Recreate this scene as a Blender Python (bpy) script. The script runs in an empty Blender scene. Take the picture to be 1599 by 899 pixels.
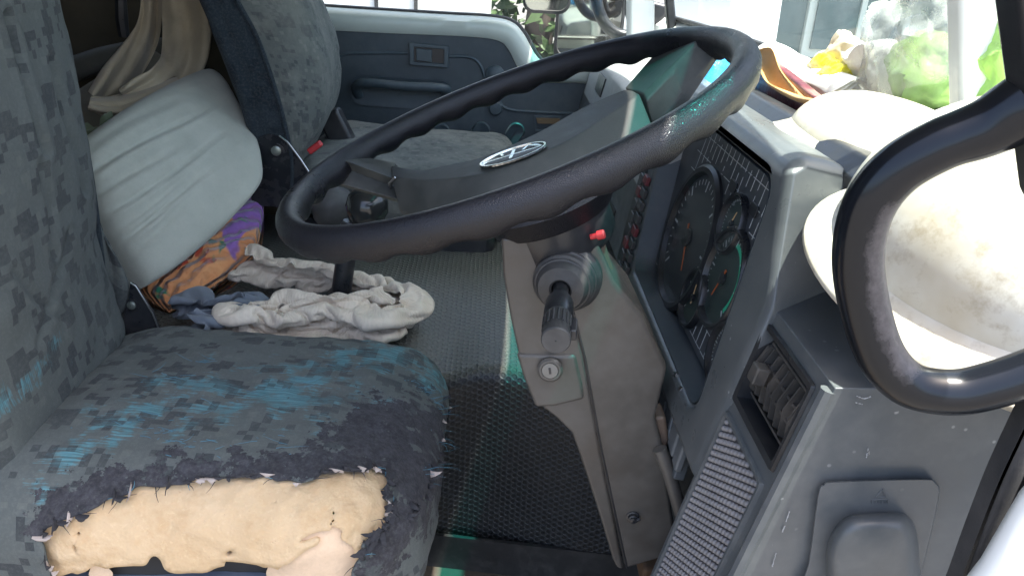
import bpy, bmesh, math, random
import numpy as np
from mathutils import Vector, Matrix, noise as mnoise
random.seed(7); rng = np.random.default_rng(7)
R = math.radians
sc = bpy.context.scene
col = sc.collection

# ------------------------------------------------------------------ camera
FPX, PW, PH = 1180.0, 1599.0, 899.0
CAM = np.array((0.0, -0.70, 1.75))
_p, _a, _r = R(24), R(-2), R(3)
_f = np.array((-math.sin(_a)*math.cos(_p), math.cos(_a)*math.cos(_p), -math.sin(_p)))
_rt = np.cross(_f, (0, 0, 1)); _rt /= np.linalg.norm(_rt); _up = np.cross(_rt, _f)
CR = _rt*math.cos(_r)+_up*math.sin(_r); CU = -_rt*math.sin(_r)+_up*math.cos(_r); CF = _f
cd = bpy.data.cameras.new('camera'); cam = bpy.data.objects.new('camera', cd); col.objects.link(cam)
cam.matrix_world = Matrix(((CR[0], CU[0], -CF[0], CAM[0]), (CR[1], CU[1], -CF[1], CAM[1]), (CR[2], CU[2], -CF[2], CAM[2]), (0, 0, 0, 1)))
cd.sensor_width = 36; cd.lens = 36*FPX/PW; cd.clip_start = 0.02; cd.clip_end = 500
sc.camera = cam

# ------------------------------------------------------------------ light
SUN_EL, SUN_AZ = R(75), R(-20)            # azimuth measured from +x (the front of the truck) towards +y
SDIR = Vector((math.cos(SUN_EL)*math.cos(SUN_AZ), math.cos(SUN_EL)*math.sin(SUN_AZ), math.sin(SUN_EL)))
w = bpy.data.worlds.new('World'); sc.world = w; w.use_nodes = True
sky = w.node_tree.nodes.new('ShaderNodeTexSky'); sky.sky_type = 'NISHITA'; sky.sun_disc = False
sky.sun_elevation = SUN_EL; sky.sun_rotation = math.pi/2 - SUN_AZ
sky.air_density = .8; sky.dust_density = 4.0; sky.ozone_density = 0.8
bg = w.node_tree.nodes['Background']; bg.inputs['Strength'].default_value = 0.15
w.node_tree.links.new(sky.outputs[0], bg.inputs[0])
sd = bpy.data.lights.new('sun', 'SUN'); sd.energy = 4.2; sd.angle = R(0.5); sd.color = (1, .955, .88)
so = bpy.data.objects.new('sun', sd); col.objects.link(so); so.rotation_euler = SDIR.to_track_quat('Z', 'Y').to_euler()
sc.view_settings.view_transform = 'Standard'; sc.view_settings.look = 'None'
sc.view_settings.exposure = 2.3; sc.view_settings.gamma = 1.0
sc.cycles.max_bounces = 10; sc.cycles.transparent_max_bounces = 16; sc.cycles.diffuse_bounces = 6
sc.cycles.sample_clamp_indirect = 6.0

# ------------------------------------------------------------------ pixel helpers (where a photo point lies on a real plane)
def ray(px, py): return CF + CR*(px-PW/2)/FPX - CU*(py-PH/2)/FPX
def P(px, py, y=None, x=None, z=None):
    d = ray(px, py)
    t = (y-CAM[1])/d[1] if y is not None else (x-CAM[0])/d[0] if x is not None else (z-CAM[2])/d[2]
    return CAM + t*d
def PL(px, py, A, n):
    d = ray(px, py); return CAM + d*(np.dot(np.subtract(A, CAM), n)/np.dot(d, n))
def proj(X):
    d = np.asarray(X)-CAM; z = d @ CF
    return np.stack([PW/2+FPX*(d @ CR)/z, PH/2-FPX*(d @ CU)/z], -1)

# ------------------------------------------------------------------ mesh builder
class MB:
    def __init__(s): s.v = []; s.f = []; s.uv = []
    def add(s, vs, fs, uvs=None):
        o = len(s.v); s.v += [tuple(map(float, q)) for q in vs]; s.f += [tuple(i+o for i in f) for f in fs]
        s.uv += list(uvs) if uvs is not None else [None]*len(fs)
        return s
    def box(s, c, size, rot=None):
        a, b, d = [q/2 for q in size]
        vs = [Vector((x, y, z)) for x in (-a, a) for y in (-b, b) for z in (-d, d)]
        if rot is not None: vs = [rot @ q for q in vs]
        vs = [q+Vector(c) for q in vs]
        return s.add(vs, [(0, 1, 3, 2), (4, 6, 7, 5), (0, 4, 5, 1), (2, 3, 7, 6), (0, 2, 6, 4), (1, 5, 7, 3)])
    def hexa(s, p8):   # bottom loop 4 then top loop 4
        return s.add(p8, [(3, 2, 1, 0), (4, 5, 6, 7), (0, 1, 5, 4), (1, 2, 6, 5), (2, 3, 7, 6), (3, 0, 4, 7)])
    def prism(s, poly, vec):
        n = len(poly); poly = [np.asarray(q, float) for q in poly]; vec = np.asarray(vec, float)
        return s.add(poly+[q+vec for q in poly], [tuple(range(n))[::-1], tuple(range(n, 2*n))]+[(i, (i+1) % n, n+(i+1) % n, n+i) for i in range(n)])
    def loops(s, loops, closed=False, cap0=False, cap1=False, ring=True):
        n = len(loops[0]); m = len(loops); vs = [q for L in loops for q in L]; fs = []; uv = []
        # lengths for uv
        L0 = [0.0]
        for i in range(1, m): L0.append(L0[-1]+float(np.linalg.norm(np.subtract(loops[i][0], loops[i-1][0]))))
        K = loops[m//2]; K0 = [0.0]
        for j in range(1, n+1): K0.append(K0[-1]+float(np.linalg.norm(np.subtract(K[j % n], K[j-1]))))
        for i in range(m if closed else m-1):
            i2 = (i+1) % m; ui, uj = L0[i], (L0[i+1] if i+1 < m else L0[i]+.01)
            for j in range(n if ring else n-1):
                j2 = (j+1) % n
                fs.append((i*n+j, i*n+j2, i2*n+j2, i2*n+j)); uv.append([(ui, K0[j]), (ui, K0[j+1]), (uj, K0[j+1]), (uj, K0[j])])
        if cap0: fs.append(tuple(range(n))[::-1]); uv.append(None)
        if cap1: fs.append(tuple(range((m-1)*n, m*n))); uv.append(None)
        return s.add(vs, fs, uv)
    def tube(s, path, r, n=12, closed=False, caps=True, flat=None, up=None):
        path = [Vector(q) for q in path]; m = len(path); rr = r if hasattr(r, '__len__') else [r]*m
        loops = []; prev = None
        for i, q in enumerate(path):
            a = path[i-1] if (i > 0 or closed) else q; b = path[(i+1) % m] if (i < m-1 or closed) else q
            t = (b-a).normalized()
            if up is not None: x = Vector(up); x = (x-t*x.dot(t)).normalized()
            elif prev is None:
                x = Vector((0, 0, 1)) if abs(t.z) < .9 else Vector((1, 0, 0)); x = (x-t*x.dot(t)).normalized()
            else: x = (prev-t*prev.dot(t)).normalized()
            prev = x; yv = t.cross(x); k = flat if flat else 1.0
            loops.append([q+(x*math.cos(2*math.pi*j/n)*rr[i]*k+yv*math.sin(2*math.pi*j/n)*rr[i]) for j in range(n)])
        return s.loops(loops, closed, caps and not closed, caps and not closed)
    def lathe(s, prof, o, ax, n=32, xref=None, caps=True):
        ax = Vector(ax).normalized(); o = Vector(o)
        x = Vector(xref) if xref is not None else (Vector((0, 1, 0)) if abs(ax.y) < .9 else Vector((1, 0, 0)))
        x = (x-ax*x.dot(ax)).normalized(); y = ax.cross(x)
        loops = [[o+ax*h+(x*math.cos(2*math.pi*j/n)+y*math.sin(2*math.pi*j/n))*r for j in range(n)] for r, h in prof]
        return s.loops(loops, False, caps, caps)
    def grid(s, fn, nu, nv, uvs=(1, 1)):
        vs = [fn(i/nu, j/nv) for i in range(nu+1) for j in range(nv+1)]; W = nv+1
        fs = []; uv = []
        for i in range(nu):
            for j in range(nv):
                fs.append((i*W+j, (i+1)*W+j, (i+1)*W+j+1, i*W+j+1))
                uv.append([(a/nu*uvs[0], b/nv*uvs[1]) for a, b in ((i, j), (i+1, j), (i+1, j+1), (i, j+1))])
        return s.add(vs, fs, uv)
    def build(s, name, m, parent=None, smooth=40, bevel=0, seg=2, weld=False, recalc=True, subd=0, solid=0, keep=None):
        me = bpy.data.meshes.new(name); me.from_pydata(s.v, [], s.f)
        if any(u is not None for u in s.uv):
            L = me.uv_layers.new(name='UVMap'); k = 0
            arr = np.zeros(len(me.loops)*2)
            for f, u in zip(s.f, s.uv):
                for c in range(len(f)):
                    if u is not None: arr[2*(k+c):2*(k+c)+2] = u[c]
                k += len(f)
            L.data.foreach_set('uv', arr)
        if recalc or weld:
            bm = bmesh.new(); bm.from_mesh(me)
            if weld: bmesh.ops.remove_doubles(bm, verts=bm.verts, dist=weld)
            if recalc: bmesh.ops.recalc_face_normals(bm, faces=bm.faces)
            bm.to_mesh(me); bm.free()
        return link(name, me, m, parent, smooth, bevel, seg, subd, solid)

def link(name, me, m, parent=None, smooth=40, bevel=0, seg=2, subd=0, solid=0):
    if m is not None: me.materials.append(m)
    if smooth:
        me.shade_smooth()
        if smooth < 180: me.set_sharp_from_angle(angle=R(smooth))
    o = bpy.data.objects.new(name, me); col.objects.link(o)
    if parent is not None: setpar(o, parent)
    if solid: md = o.modifiers.new('solid', 'SOLIDIFY'); md.thickness = abs(solid); md.offset = -1 if solid > 0 else 1
    if bevel:
        md = o.modifiers.new('bevel', 'BEVEL'); md.width = bevel; md.segments = seg; md.limit_method = 'ANGLE'; md.angle_limit = R(28)
        md.harden_normals = True
    if subd: md = o.modifiers.new('subd', 'SUBSURF'); md.levels = subd; md.render_levels = subd
    return o
def wm(o):
    m = Matrix.Translation(o.location)
    return m if o.parent is None else wm(o.parent) @ o.matrix_parent_inverse @ m
def setpar(o, p): o.parent = p; o.matrix_parent_inverse = wm(p).inverted()
def thing(name, label, cat, loc=(0, 0, 0), group=None):
    o = bpy.data.objects.new(name, None); col.objects.link(o); o.location = loc; o.empty_display_size = .05
    return tag(o, label, cat, group)
def tag(o, label=None, cat=None, group=None, kind=None):
    if label: o['label'] = label
    if cat: o['category'] = cat
    if group: o['group'] = group
    if kind: o['kind'] = kind
    return o

# smooth polyline through points (Catmull-Rom)
def spline(pts, n=8, closed=False):
    pts = [np.asarray(q, float) for q in pts]; m = len(pts); out = []
    for i in range(m if closed else m-1):
        g = lambda k: pts[k % m] if closed else pts[min(max(k, 0), m-1)]
        a, b, c, d = g(i-1), g(i), g(i+1), g(i+2)
        for k in range(n):
            t = k/n; out.append(.5*((2*b)+(c-a)*t+(2*a-5*b+4*c-d)*t*t+(3*b-a-3*c+d)*t**3))
    if not closed: out.append(pts[-1])
    return out
def fbm(q, s=1.0, oct=4): return mnoise.fractal(Vector(q)*s, 1.0, 2.0, oct)
def rrect(w, h, r, n=5, cx=0, cy=0):
    out = []
    for (sx, sy, a0) in ((1, 1, 0), (-1, 1, 90), (-1, -1, 180), (1, -1, 270)):
        for k in range(n+1):
            a = R(a0+90*k/n); out.append((cx+sx*(w/2-r)+r*math.cos(a), cy+sy*(h/2-r)+r*math.sin(a)))
    return out

# rounded box surface: dense quads; deform(p, nrm) moves points; uv unfolded in metres
def rbox(cen, half, rad, step, deform=None, faces='xXyYzZ', rot=None, pw=2.0):
    cen = np.array(cen, float); half = np.array(half, float); rad = np.array(rad if hasattr(rad, '__len__') else [rad]*3, float)
    mb = MB(); ids = {}; verts = []
    def vid(q):
        k = tuple(np.round(q, 5))
        if k not in ids: ids[k] = len(verts); verts.append(np.array(q, float))
        return ids[k]
    fs = []; uv = []
    for ch in faces:
        ax = 'xyz'.index(ch.lower()); sg = 1 if ch.isupper() else -1
        u, v = [(1, 2), (0, 2), (0, 1)][ax]
        nu = max(2, round(2*half[u]/step)); nv = max(2, round(2*half[v]/step))
        def pt(i, j):
            q = np.zeros(3); q[ax] = sg*half[ax]; q[u] = half[u]*(2*i/nu-1); q[v] = half[v]*(2*j/nv-1); return q
        def uvp(q):
            if ax == 2: return (q[0], q[1])
            if ax == 1: return (q[0], sg*(half[1]+half[2]-q[2]))
            return (sg*(half[0]+half[2]-q[2]), q[1])
        for i in range(nu):
            for j in range(nv):
                qs = [pt(i, j), pt(i+1, j), pt(i+1, j+1), pt(i, j+1)]
                if sg*(1 if ax != 1 else -1) < 0: qs = qs[::-1]
                fs.append(tuple(vid(q) for q in qs)); uv.append([uvp(q) for q in qs])
    V = np.array(verts); core = half-rad; c = np.clip(V, -core, core); d = (V-c)/rad
    ln = (np.abs(d)**pw).sum(1)**(1/pw); ln[ln < 1e-9] = 1
    mx = np.abs(d).max(1); mx[mx < 1e-9] = 1
    dd = d/ln[:, None]*mx[:, None]
    Q = c+dd*rad
    nr = d/np.maximum(np.linalg.norm(d, axis=1), 1e-9)[:, None]
    if deform is not None: Q = np.array([deform(q, n_) for q, n_ in zip(Q, nr)])
    if rot is not None: Q = Q @ np.array(rot.to_3x3()).T
    return Q+cen, fs, uv

def inpoly(p, poly):
    x, y = p[:, 0], p[:, 1]; r = np.zeros(len(p), bool); n = len(poly)
    for i in range(n):
        x1, y1 = poly[i]; x2, y2 = poly[(i+1) % n]
        c = ((y1 > y) != (y2 > y)) & (x < (x2-x1)*(y-y1)/((y2-y1) if y2 != y1 else 1e-9)+x1); r ^= c
    return r
def dpoly(p, line):
    d = np.full(len(p), 1e9)
    for a, b in zip(line[:-1], line[1:]):
        a = np.array(a, float); b = np.array(b, float); ab = b-a; t = np.clip(((p-a) @ ab)/(ab @ ab), 0, 1)
        d = np.minimum(d, np.linalg.norm(p-(a+t[:, None]*ab), axis=1))
    return d

# ------------------------------------------------------------------ materials
class NT:
    def __init__(s, name):
        s.m = bpy.data.materials.new(name); s.m.use_nodes = True; s.t = s.m.node_tree; s.n = s.t.nodes
        s.b = s.n['Principled BSDF']; s.out = s.n['Material Output']; s._tc = None
    def tc(s, k='Object'):
        if s._tc is None: s._tc = s.n.new('ShaderNodeTexCoord')
        return s._tc.outputs[k]
    def lk(s, a, b): s.t.links.new(a, b)
    def set(s, sock, v):
        if hasattr(v, 'is_output') or isinstance(v, bpy.types.NodeSocket): s.lk(v, sock)
        else: sock.default_value = v
    def math(s, op, a, b=0.0, c=None, clamp=False):
        n = s.n.new('ShaderNodeMath'); n.operation = op; n.use_clamp = clamp
        s.set(n.inputs[0], a); s.set(n.inputs[1], b)
        if c is not None: s.set(n.inputs[2], c)
        return n.outputs[0]
    def vmath(s, op, a, b=(0, 0, 0)):
        n = s.n.new('ShaderNodeVectorMath'); n.operation = op; s.set(n.inputs[0], a)
        if op == 'SCALE': s.set(n.inputs['Scale'], b)
        else: s.set(n.inputs[1], b)
        return n.outputs['Value'] if op == 'DOT_PRODUCT' else n.outputs[0]
    def map(s, v, scale=(1, 1, 1), rot=(0, 0, 0), loc=(0, 0, 0)):
        n = s.n.new('ShaderNodeMapping'); s.lk(v, n.inputs[0]); n.inputs['Scale'].default_value = scale; n.inputs['Rotation'].default_value = rot; n.inputs['Location'].default_value = loc
        return n.outputs[0]
    def noise(s, v, scale=5, detail=3, rough=.5, dist=0):
        n = s.n.new('ShaderNodeTexNoise'); s.set(n.inputs['Vector'], v); n.inputs['Scale'].default_value = scale; n.inputs['Detail'].default_value = detail
        n.inputs['Roughness'].default_value = rough; n.inputs['Distortion'].default_value = dist
        return n.outputs[0]
    def voro(s, v, scale=5, feat='F1', rand=1):
        n = s.n.new('ShaderNodeTexVoronoi'); s.set(n.inputs['Vector'], v); n.feature = feat; n.inputs['Scale'].default_value = scale; n.inputs['Randomness'].default_value = rand
        return n.outputs[0]
    def wave(s, v, scale=5, dist=0, axis='X', det=2):
        n = s.n.new('ShaderNodeTexWave'); s.set(n.inputs['Vector'], v); n.bands_direction = axis; n.inputs['Scale'].default_value = scale; n.inputs['Distortion'].default_value = dist; n.inputs['Detail'].default_value = det
        return n.outputs['Fac']
    def ramp(s, f, a, b, smooth=False):   # map a..b to 0..1
        n = s.n.new('ShaderNodeMapRange'); s.set(n.inputs['Value'], f); n.inputs['From Min'].default_value = a; n.inputs['From Max'].default_value = b
        n.clamp = True
        if smooth: n.interpolation_type = 'SMOOTHSTEP'
        return n.outputs[0]
    def mix(s, f, a, b):
        n = s.n.new('ShaderNodeMix'); n.data_type = 'RGBA'; s.set(n.inputs[0], f)
        for i, v in ((6, a), (7, b)): s.set(n.inputs[i], tuple(v)+(1,) if isinstance(v, (tuple, list)) and len(v) == 3 else v)
        return n.outputs[2]
    def attr(s, name):
        n = s.n.new('ShaderNodeAttribute'); n.attribute_name = name; return n.outputs['Fac']
    def bump(s, h, strength=.3, dist=.001):
        n = s.n.new('ShaderNodeBump'); s.lk(h, n.inputs['Height']); n.inputs['Strength'].default_value = strength; n.inputs['Distance'].default_value = dist
        if s.b.inputs['Normal'].is_linked: s.lk(s.b.inputs['Normal'].links[0].from_socket, n.inputs['Normal'])
        s.lk(n.outputs[0], s.b.inputs['Normal'])
    def base(s, c): s.set(s.b.inputs['Base Color'], tuple(c)+(1,) if isinstance(c, (tuple, list)) and len(c) == 3 else c)
    def rough(s, r): s.set(s.b.inputs['Roughness'], r)
    def spec(s, r): s.b.inputs['Specular IOR Level'].default_value = r

def plastic(name, c, rough=.45, grain=900, gs=.25, dust=.25, dustc=(.33, .31, .28), scratch=0, leather=False, spec=.5, stain=None, stainc=(.1, .075, .05)):
    t = NT(name); o = t.tc()
    n1 = t.noise(o, 9, 4, .6); n2 = t.noise(o, 60, 3, .6)
    cc = t.mix(t.ramp(n1, .3, .7), tuple(q*.86 for q in c), tuple(q*1.12 for q in c))
    if stain:
        sm = t.ramp(t.noise(o, stain, 4, .65), .5, .75); cc = t.mix(t.math('MULTIPLY', sm, .55), cc, stainc)
    dm = t.math('MULTIPLY', t.ramp(t.math('ADD', t.math('MULTIPLY', n1, .6), t.math('MULTIPLY', n2, .5)), .5, .78), dust)
    cc = t.mix(dm, cc, dustc)
    if scratch:
        vs_ = t.voro(o, 62); sp_ = t.math('MULTIPLY', t.ramp(t.math('ADD', vs_, t.math('MULTIPLY', t.math('SUBTRACT', n2, .5), .12)), .10, .06), t.ramp(t.noise(t.vmath('ADD', o, (2.3, 1.1, .7)), 11, 3, .6), .52, .60))
        cc = t.mix(t.math('MULTIPLY', sp_, .7), cc, (.36, .37, .36))
        sv = t.noise(t.map(o, (1, 1, .6), (.4, .3, .9)), 75, 3, .6, 1.2); sm = t.math('MULTIPLY', t.math('MULTIPLY', t.ramp(sv, .70, .74), t.ramp(t.noise(o, 14, 2, .5), .48, .56)), scratch*2, clamp=True); cc = t.mix(sm, cc, (.42, .42, .4))
    t.base(cc); t.spec(spec)
    t.rough(t.math('ADD', t.math('ADD', t.math('MULTIPLY', t.math('SUBTRACT', n1, .5), .3), t.math('MULTIPLY', t.math('SUBTRACT', n2, .5), .25)), t.math('ADD', t.math('MULTIPLY', dm, .4), rough)))
    if leather:
        h = t.voro(o, grain, 'DISTANCE_TO_EDGE'); t.bump(t.ramp(h, 0, .25), gs, .0006)
    else: t.bump(t.noise(o, grain, 2, .5), gs, .0004)
    return t.m
def simple(name, c, rough=.5, metal=0, vary=.12, scale=12, bump=0, bscale=200, spec=.5):
    t = NT(name); n1 = t.noise(t.tc(), scale, 4, .6)
    t.base(t.mix(t.ramp(n1, .3, .7), tuple(q*(1-vary) for q in c), tuple(min(1, q*(1+vary)) for q in c)))
    t.rough(rough); t.b.inputs['Metallic'].default_value = metal; t.spec(spec)
    if bump: t.bump(t.noise(t.tc(), bscale, 3, .6), bump, .001)
    return t.m

def fabric_camo(name, base, dark, pale, cell=.0105, blue=(.055, .17, .25), lining=(.028, .028, .032), mk=.8, thr=.56, faded=.35, wear=True):
    t = NT(name); uv = t.tc('UV')
    jit = t.vmath('SCALE', t.vmath('SUBTRACT', NTcol(t, t.tc(), 25), (.5, .5, .5)), .004)
    q = t.vmath('ADD', uv, jit)
    q = t.vmath('SCALE', t.vmath('FLOOR', t.vmath('SCALE', q, 1/cell)), cell)
    q2 = t.vmath('ADD', q, (13.37, 5.11, 0))
    wn = t.n.new('ShaderNodeTexWhiteNoise'); wn.noise_dimensions = '2D'; t.lk(q, wn.inputs['Vector'])
    Lm = cell*5.6
    skewv = t.vmath('ADD', q, t.vmath('SCALE', t.vmath('FLOOR', t.vmath('SCALE', t.vmath('MULTIPLY', q, (0, 1, 0)), 1/Lm)), 0.0))
    rowi = t.vmath('FLOOR', t.vmath('SCALE', q, 1/Lm))
    sx_ = t.n.new('ShaderNodeSeparateXYZ'); t.lk(rowi, sx_.inputs[0])
    odd = t.math('MULTIPLY', t.math('MODULO', t.math('ABSOLUTE', sx_.outputs[1]), 2.0), Lm*.5)
    cmb = t.n.new('ShaderNodeCombineXYZ'); t.lk(odd, cmb.inputs[0]); qs = t.vmath('ADD', q, cmb.outputs[0])
    tile = t.vmath('FLOOR', t.vmath('SCALE', qs, 1/Lm))
    wt_ = t.n.new('ShaderNodeTexWhiteNoise'); wt_.noise_dimensions = '2D'; t.lk(tile, wt_.inputs['Vector'])
    cen_ = t.vmath('ADD', t.vmath('SCALE', t.vmath('ADD', tile, (.5, .5, 0)), Lm), t.vmath('SCALE', t.vmath('SUBTRACT', wt_.outputs['Color'], (.5, .5, .5)), Lm*.6))
    dl = t.vmath('MULTIPLY', t.vmath('SUBTRACT', qs, cen_), (1, 1, 0))
    ln_ = t.n.new('ShaderNodeVectorMath'); ln_.operation = 'LENGTH'; t.lk(dl, ln_.inputs[0])
    near_ = t.ramp(ln_.outputs['Value'], Lm*.52, Lm*.18)
    f = t.math('SUBTRACT', t.math('MULTIPLY', near_, t.math('ADD', .25, t.math('MULTIPLY', wt_.outputs[0], 1.0))), wn.outputs[0])
    dk = t.ramp(f, 0.0, .02)
    f = wn.outputs[0]
    lt = t.ramp(f, .14, .12)
    fade = t.noise(t.tc(), 7, 4, .6)
    weave = t.wave(t.map(uv, (1, 1, 1)), 900, 0, 'X'); weave2 = t.wave(uv, 900, 0, 'Y'); fz = t.noise(t.tc(), 260, 3, .7)
    c = t.mix(t.math('MULTIPLY', lt, .35), base, pale)
    dstr = t.ramp(fade, .28, .5)
    c = t.mix(t.math('MULTIPLY', dk, t.math('MULTIPLY', t.math('ADD', t.math('MULTIPLY', dstr, .55), .42), mk)), c, dark)
    c = t.mix(t.math('MULTIPLY', t.ramp(t.noise(t.tc(), 12, 5, .65), .45, .72), faded), c, pale)
    if wear:
        st = t.noise(t.map(uv, (26, 420, 1), (0, 0, R(14))), 1, 3, .6); st2 = t.noise(t.tc(), 28, 4, .65)
        ab = t.attr('wear_blue')
        mb_ = t.ramp(t.math('ADD', t.math('MULTIPLY', t.math('SUBTRACT', st, .5), .9), t.math('ADD', t.math('MULTIPLY', t.math('SUBTRACT', st2, .5), 2.2), ab)), .46, .72)
        bcol = t.mix(t.ramp(st, .4, .6), blue, tuple(min(1, q*1.7+.03) for q in blue))
        c = t.mix(t.math('MULTIPLY', t.math('MULTIPLY', mb_, .85), t.math('SUBTRACT', 1, t.math('MULTIPLY', dk, .55))), c, bcol)
        ad = t.attr('wear_dark')
        st3 = t.noise(t.tc(), 55, 5, .7)
        md = t.ramp(t.math('ADD', t.math('MULTIPLY', t.math('SUBTRACT', st3, .5), 2.0), t.math('ADD', t.math('MULTIPLY', t.math('SUBTRACT', st2, .5), 1.6), ad)), .46, .52)
        lin = t.mix(t.ramp(t.noise(t.tc(), 90, 4, .7), .4, .65), lining, tuple(q*1.9 for q in lining))
        c = t.mix(md, c, lin)
    c = t.mix(t.math('MULTIPLY', t.ramp(fz, .45, .75), .12), c, (.3, .3, .28))
    t.base(c); t.rough(.85); t.spec(.2)
    t.b.inputs['Sheen Weight'].default_value = .06; t.b.inputs['Sheen Roughness'].default_value = .5
    t.bump(t.math('ADD', t.math('MULTIPLY', weave, weave2), fz), .35, .0008)
    t.bump(t.noise(t.tc(), 30, 5, .6), .15, .003)
    if wear: t.bump(md, .4, -.002)
    return t.m
def NTcol(t, v, scale):
    n = t.n.new('ShaderNodeTexNoise'); t.lk(v, n.inputs['Vector']); n.inputs['Scale'].default_value = scale; n.inputs['Detail'].default_value = 2
    return n.outputs['Color']

def cloth(name, c, c2, rough=.9, scale=14, weave=500, wb=.3, dirt=.3, dirtc=(.2, .17, .13)):
    t = NT(name); o = t.tc(); uv = t.tc()
    n1 = t.noise(o, scale, 4, .6); fz = t.noise(o, 320, 3, .7)
    cc = t.mix(t.ramp(n1, .3, .7), c, c2)
    cc = t.mix(t.math('MULTIPLY', t.ramp(t.noise(o, 23, 5, .7), .52, .75), dirt), cc, dirtc)
    cc = t.mix(t.math('MULTIPLY', t.ramp(fz, .5, .8), .15), cc, tuple(q*.5 for q in c))
    t.base(cc); t.rough(rough); t.spec(.15); t.b.inputs['Sheen Weight'].default_value = .2
    t.bump(t.noise(o, weave, 2, .6), wb, .0006); t.bump(t.noise(o, 45, 5, .65), .3, .003)
    return t.m

M = {}
M['dash'] = plastic('dash_plastic', (.084, .093, .097), .38, 1400, .15, .16, scratch=.3)
M['cowl'] = plastic('cowl_plastic', (.092, .101, .104), .34, 1400, .12, .12, scratch=.2)
M['inner'] = plastic('cluster_well_plastic', (.058, .070, .080), .5, 1400, .15, .12)
M['column'] = plastic('column_plastic', (.074, .068, .060), .42, 1600, .2, .10, stain=10, stainc=(.058, .042, .031))
M['rim'] = plastic('rim_plastic', (.0085, .009, .012), .34, 640, .38, .02, leather=True, dustc=(.1, .09, .085), spec=.4)
M['pad'] = plastic('pad_plastic', (.038, .042, .039), .5, 1100, .35, .12, leather=True)
M['black'] = plastic('black_plastic', (.018, .0195, .0225), .34, 900, .12, .06)
M['bellows'] = plastic('rubber_bellows', (.032, .033, .034), .55, 900, .1, .16)
M['doorcard'] = plastic('door_card_plastic', (.044, .060, .071), .55, 1200, .25, .1)
M['doorcard2'] = plastic('door_trim_plastic', (.05, .072, .086), .45, 1200, .15, .1)
M['blackmetal'] = plastic('painted_black_metal', (.014, .016, .02), .28, 300, .08, .1)
M['metal'] = simple('bare_metal', (.42, .42, .42), .35, 1)
M['chrome'] = simple('chrome', (.72, .74, .74), .12, 1, .03)
M['white'] = simple('white_paint', (.74, .76, .73), .35, 0, .06)
M['cream'] = simple('door_metal_paint', (.5, .55, .5), .35, 0, .06)
M['red'] = simple('red_plastic', (.45, .03, .035), .4)
M['glovebox'] = M['dash']
M['seal'] = plastic('rubber_seal', (.025, .026, .028), .6, 700, .4, .25, dustc=(.14, .13, .12))
M['rubber'] = plastic('dark_rubber', (.03, .03, .03), .6, 700, .4, .15)
M['headlining'] = simple('headlining', (.3, .3, .27), .9)
M['rear'] = simple('rear_trim', (.07, .058, .038), .85, 0, .2, 8, .3, 150)
M['dashtop'] = plastic('dash_top_plastic', (.34, .35, .34), .5, 900, .25, .3)
M['foam'] = None

# ================================================================== GROUND AND CAB
tm = NT('ground_earth'); o_ = tm.tc()
tm.base(tm.mix(tm.ramp(tm.noise(o_, 1.5, 6, .65), .3, .7), (.09, .084, .075), (.15, .14, .125))); tm.rough(.95); tm.bump(tm.noise(o_, 14, 6, .7), .6, .02)
g = MB().add([(-120, -120, 0), (120, -120, 0), (120, 120, 0), (-120, 120, 0)], [(0, 1, 2, 3)]).build('ground', tm.m); tag(g, kind='structure')

def glass_mat(name, tint, dirt, dirtc=(.7, .75, .74), gl=.05):
    t = NT(name); n = t.n
    tr = n.new('ShaderNodeBsdfTransparent'); tr.inputs[0].default_value = tuple(tint)+(1,)
    gs = n.new('ShaderNodeBsdfGlossy'); gs.inputs['Roughness'].default_value = .03
    m1 = n.new('ShaderNodeMixShader'); m1.inputs[0].default_value = gl; t.lk(tr.outputs[0], m1.inputs[1]); t.lk(gs.outputs[0], m1.inputs[2])
    df = n.new('ShaderNodeBsdfTranslucent'); df.inputs[0].default_value = tuple(dirtc)+(1,)
    m2 = n.new('ShaderNodeMixShader'); o = t.tc()
    sm = t.noise(t.map(o, (9, 9, 1.6)), 1, 5, .65)
    t.set(m2.inputs[0], t.math('MULTIPLY', t.ramp(sm, .25, .8), dirt))
    t.lk(m1.outputs[0], m2.inputs[1]); t.lk(df.outputs[0], m2.inputs[2]); t.lk(m2.outputs[0], t.out.inputs[0]); n.remove(t.b)
    return t.m
M['glass'] = glass_mat('windscreen_glass', (.80, .88, .86), .035)
M['glass2'] = glass_mat('door_glass', (.8, .86, .85), .05)
M['teal'] = glass_mat('teal_tinted_glass', (.011, .26, .235), .05, (.05, .5, .45))

floor = MB().box((-.3, .42, .78), (1.6, 1.72, .04)).build('floor', plastic('floor_carpet', (.11, .09, .07), .9, 500, .6, .3, dustc=(.14, .11, .08)), bevel=.004)
tag(floor, kind='structure')
cab = thing('truck_cab', 'cream white lorry cab shell around the seats, with windscreen and roof', 'truck cab', (0, .42, .8))
YL, YR = 1.30, -.42                      # left and right flanks of the cab
MB().box((-.42, .44, 2.42), (1.44, 1.80, .05)).build('roof', M['headlining'], cab, bevel=.01)
MB().box((-1.13, .44, 1.62), (.06, 1.80, 1.6)).build('rear_panel', M['rear'], cab, bevel=.006)
# vertical quilting ribs of the rear panel
for k in range(26):
    yy = -.3+k*.062
    MB().tube([(-1.098, yy, .95), (-1.098, yy, 2.3)], .012, 8).build('rib', M['rear'], cab)
MB().box((-.82, YL+.005, 1.6), (.72, .05, 1.62)).build('side_panel', M['rear'], cab, bevel=.006)
MB().box((-.96, -.40, 1.6), (.40, .05, 1.62)).build('side_panel', M['rear'], cab, bevel=.006)
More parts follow.
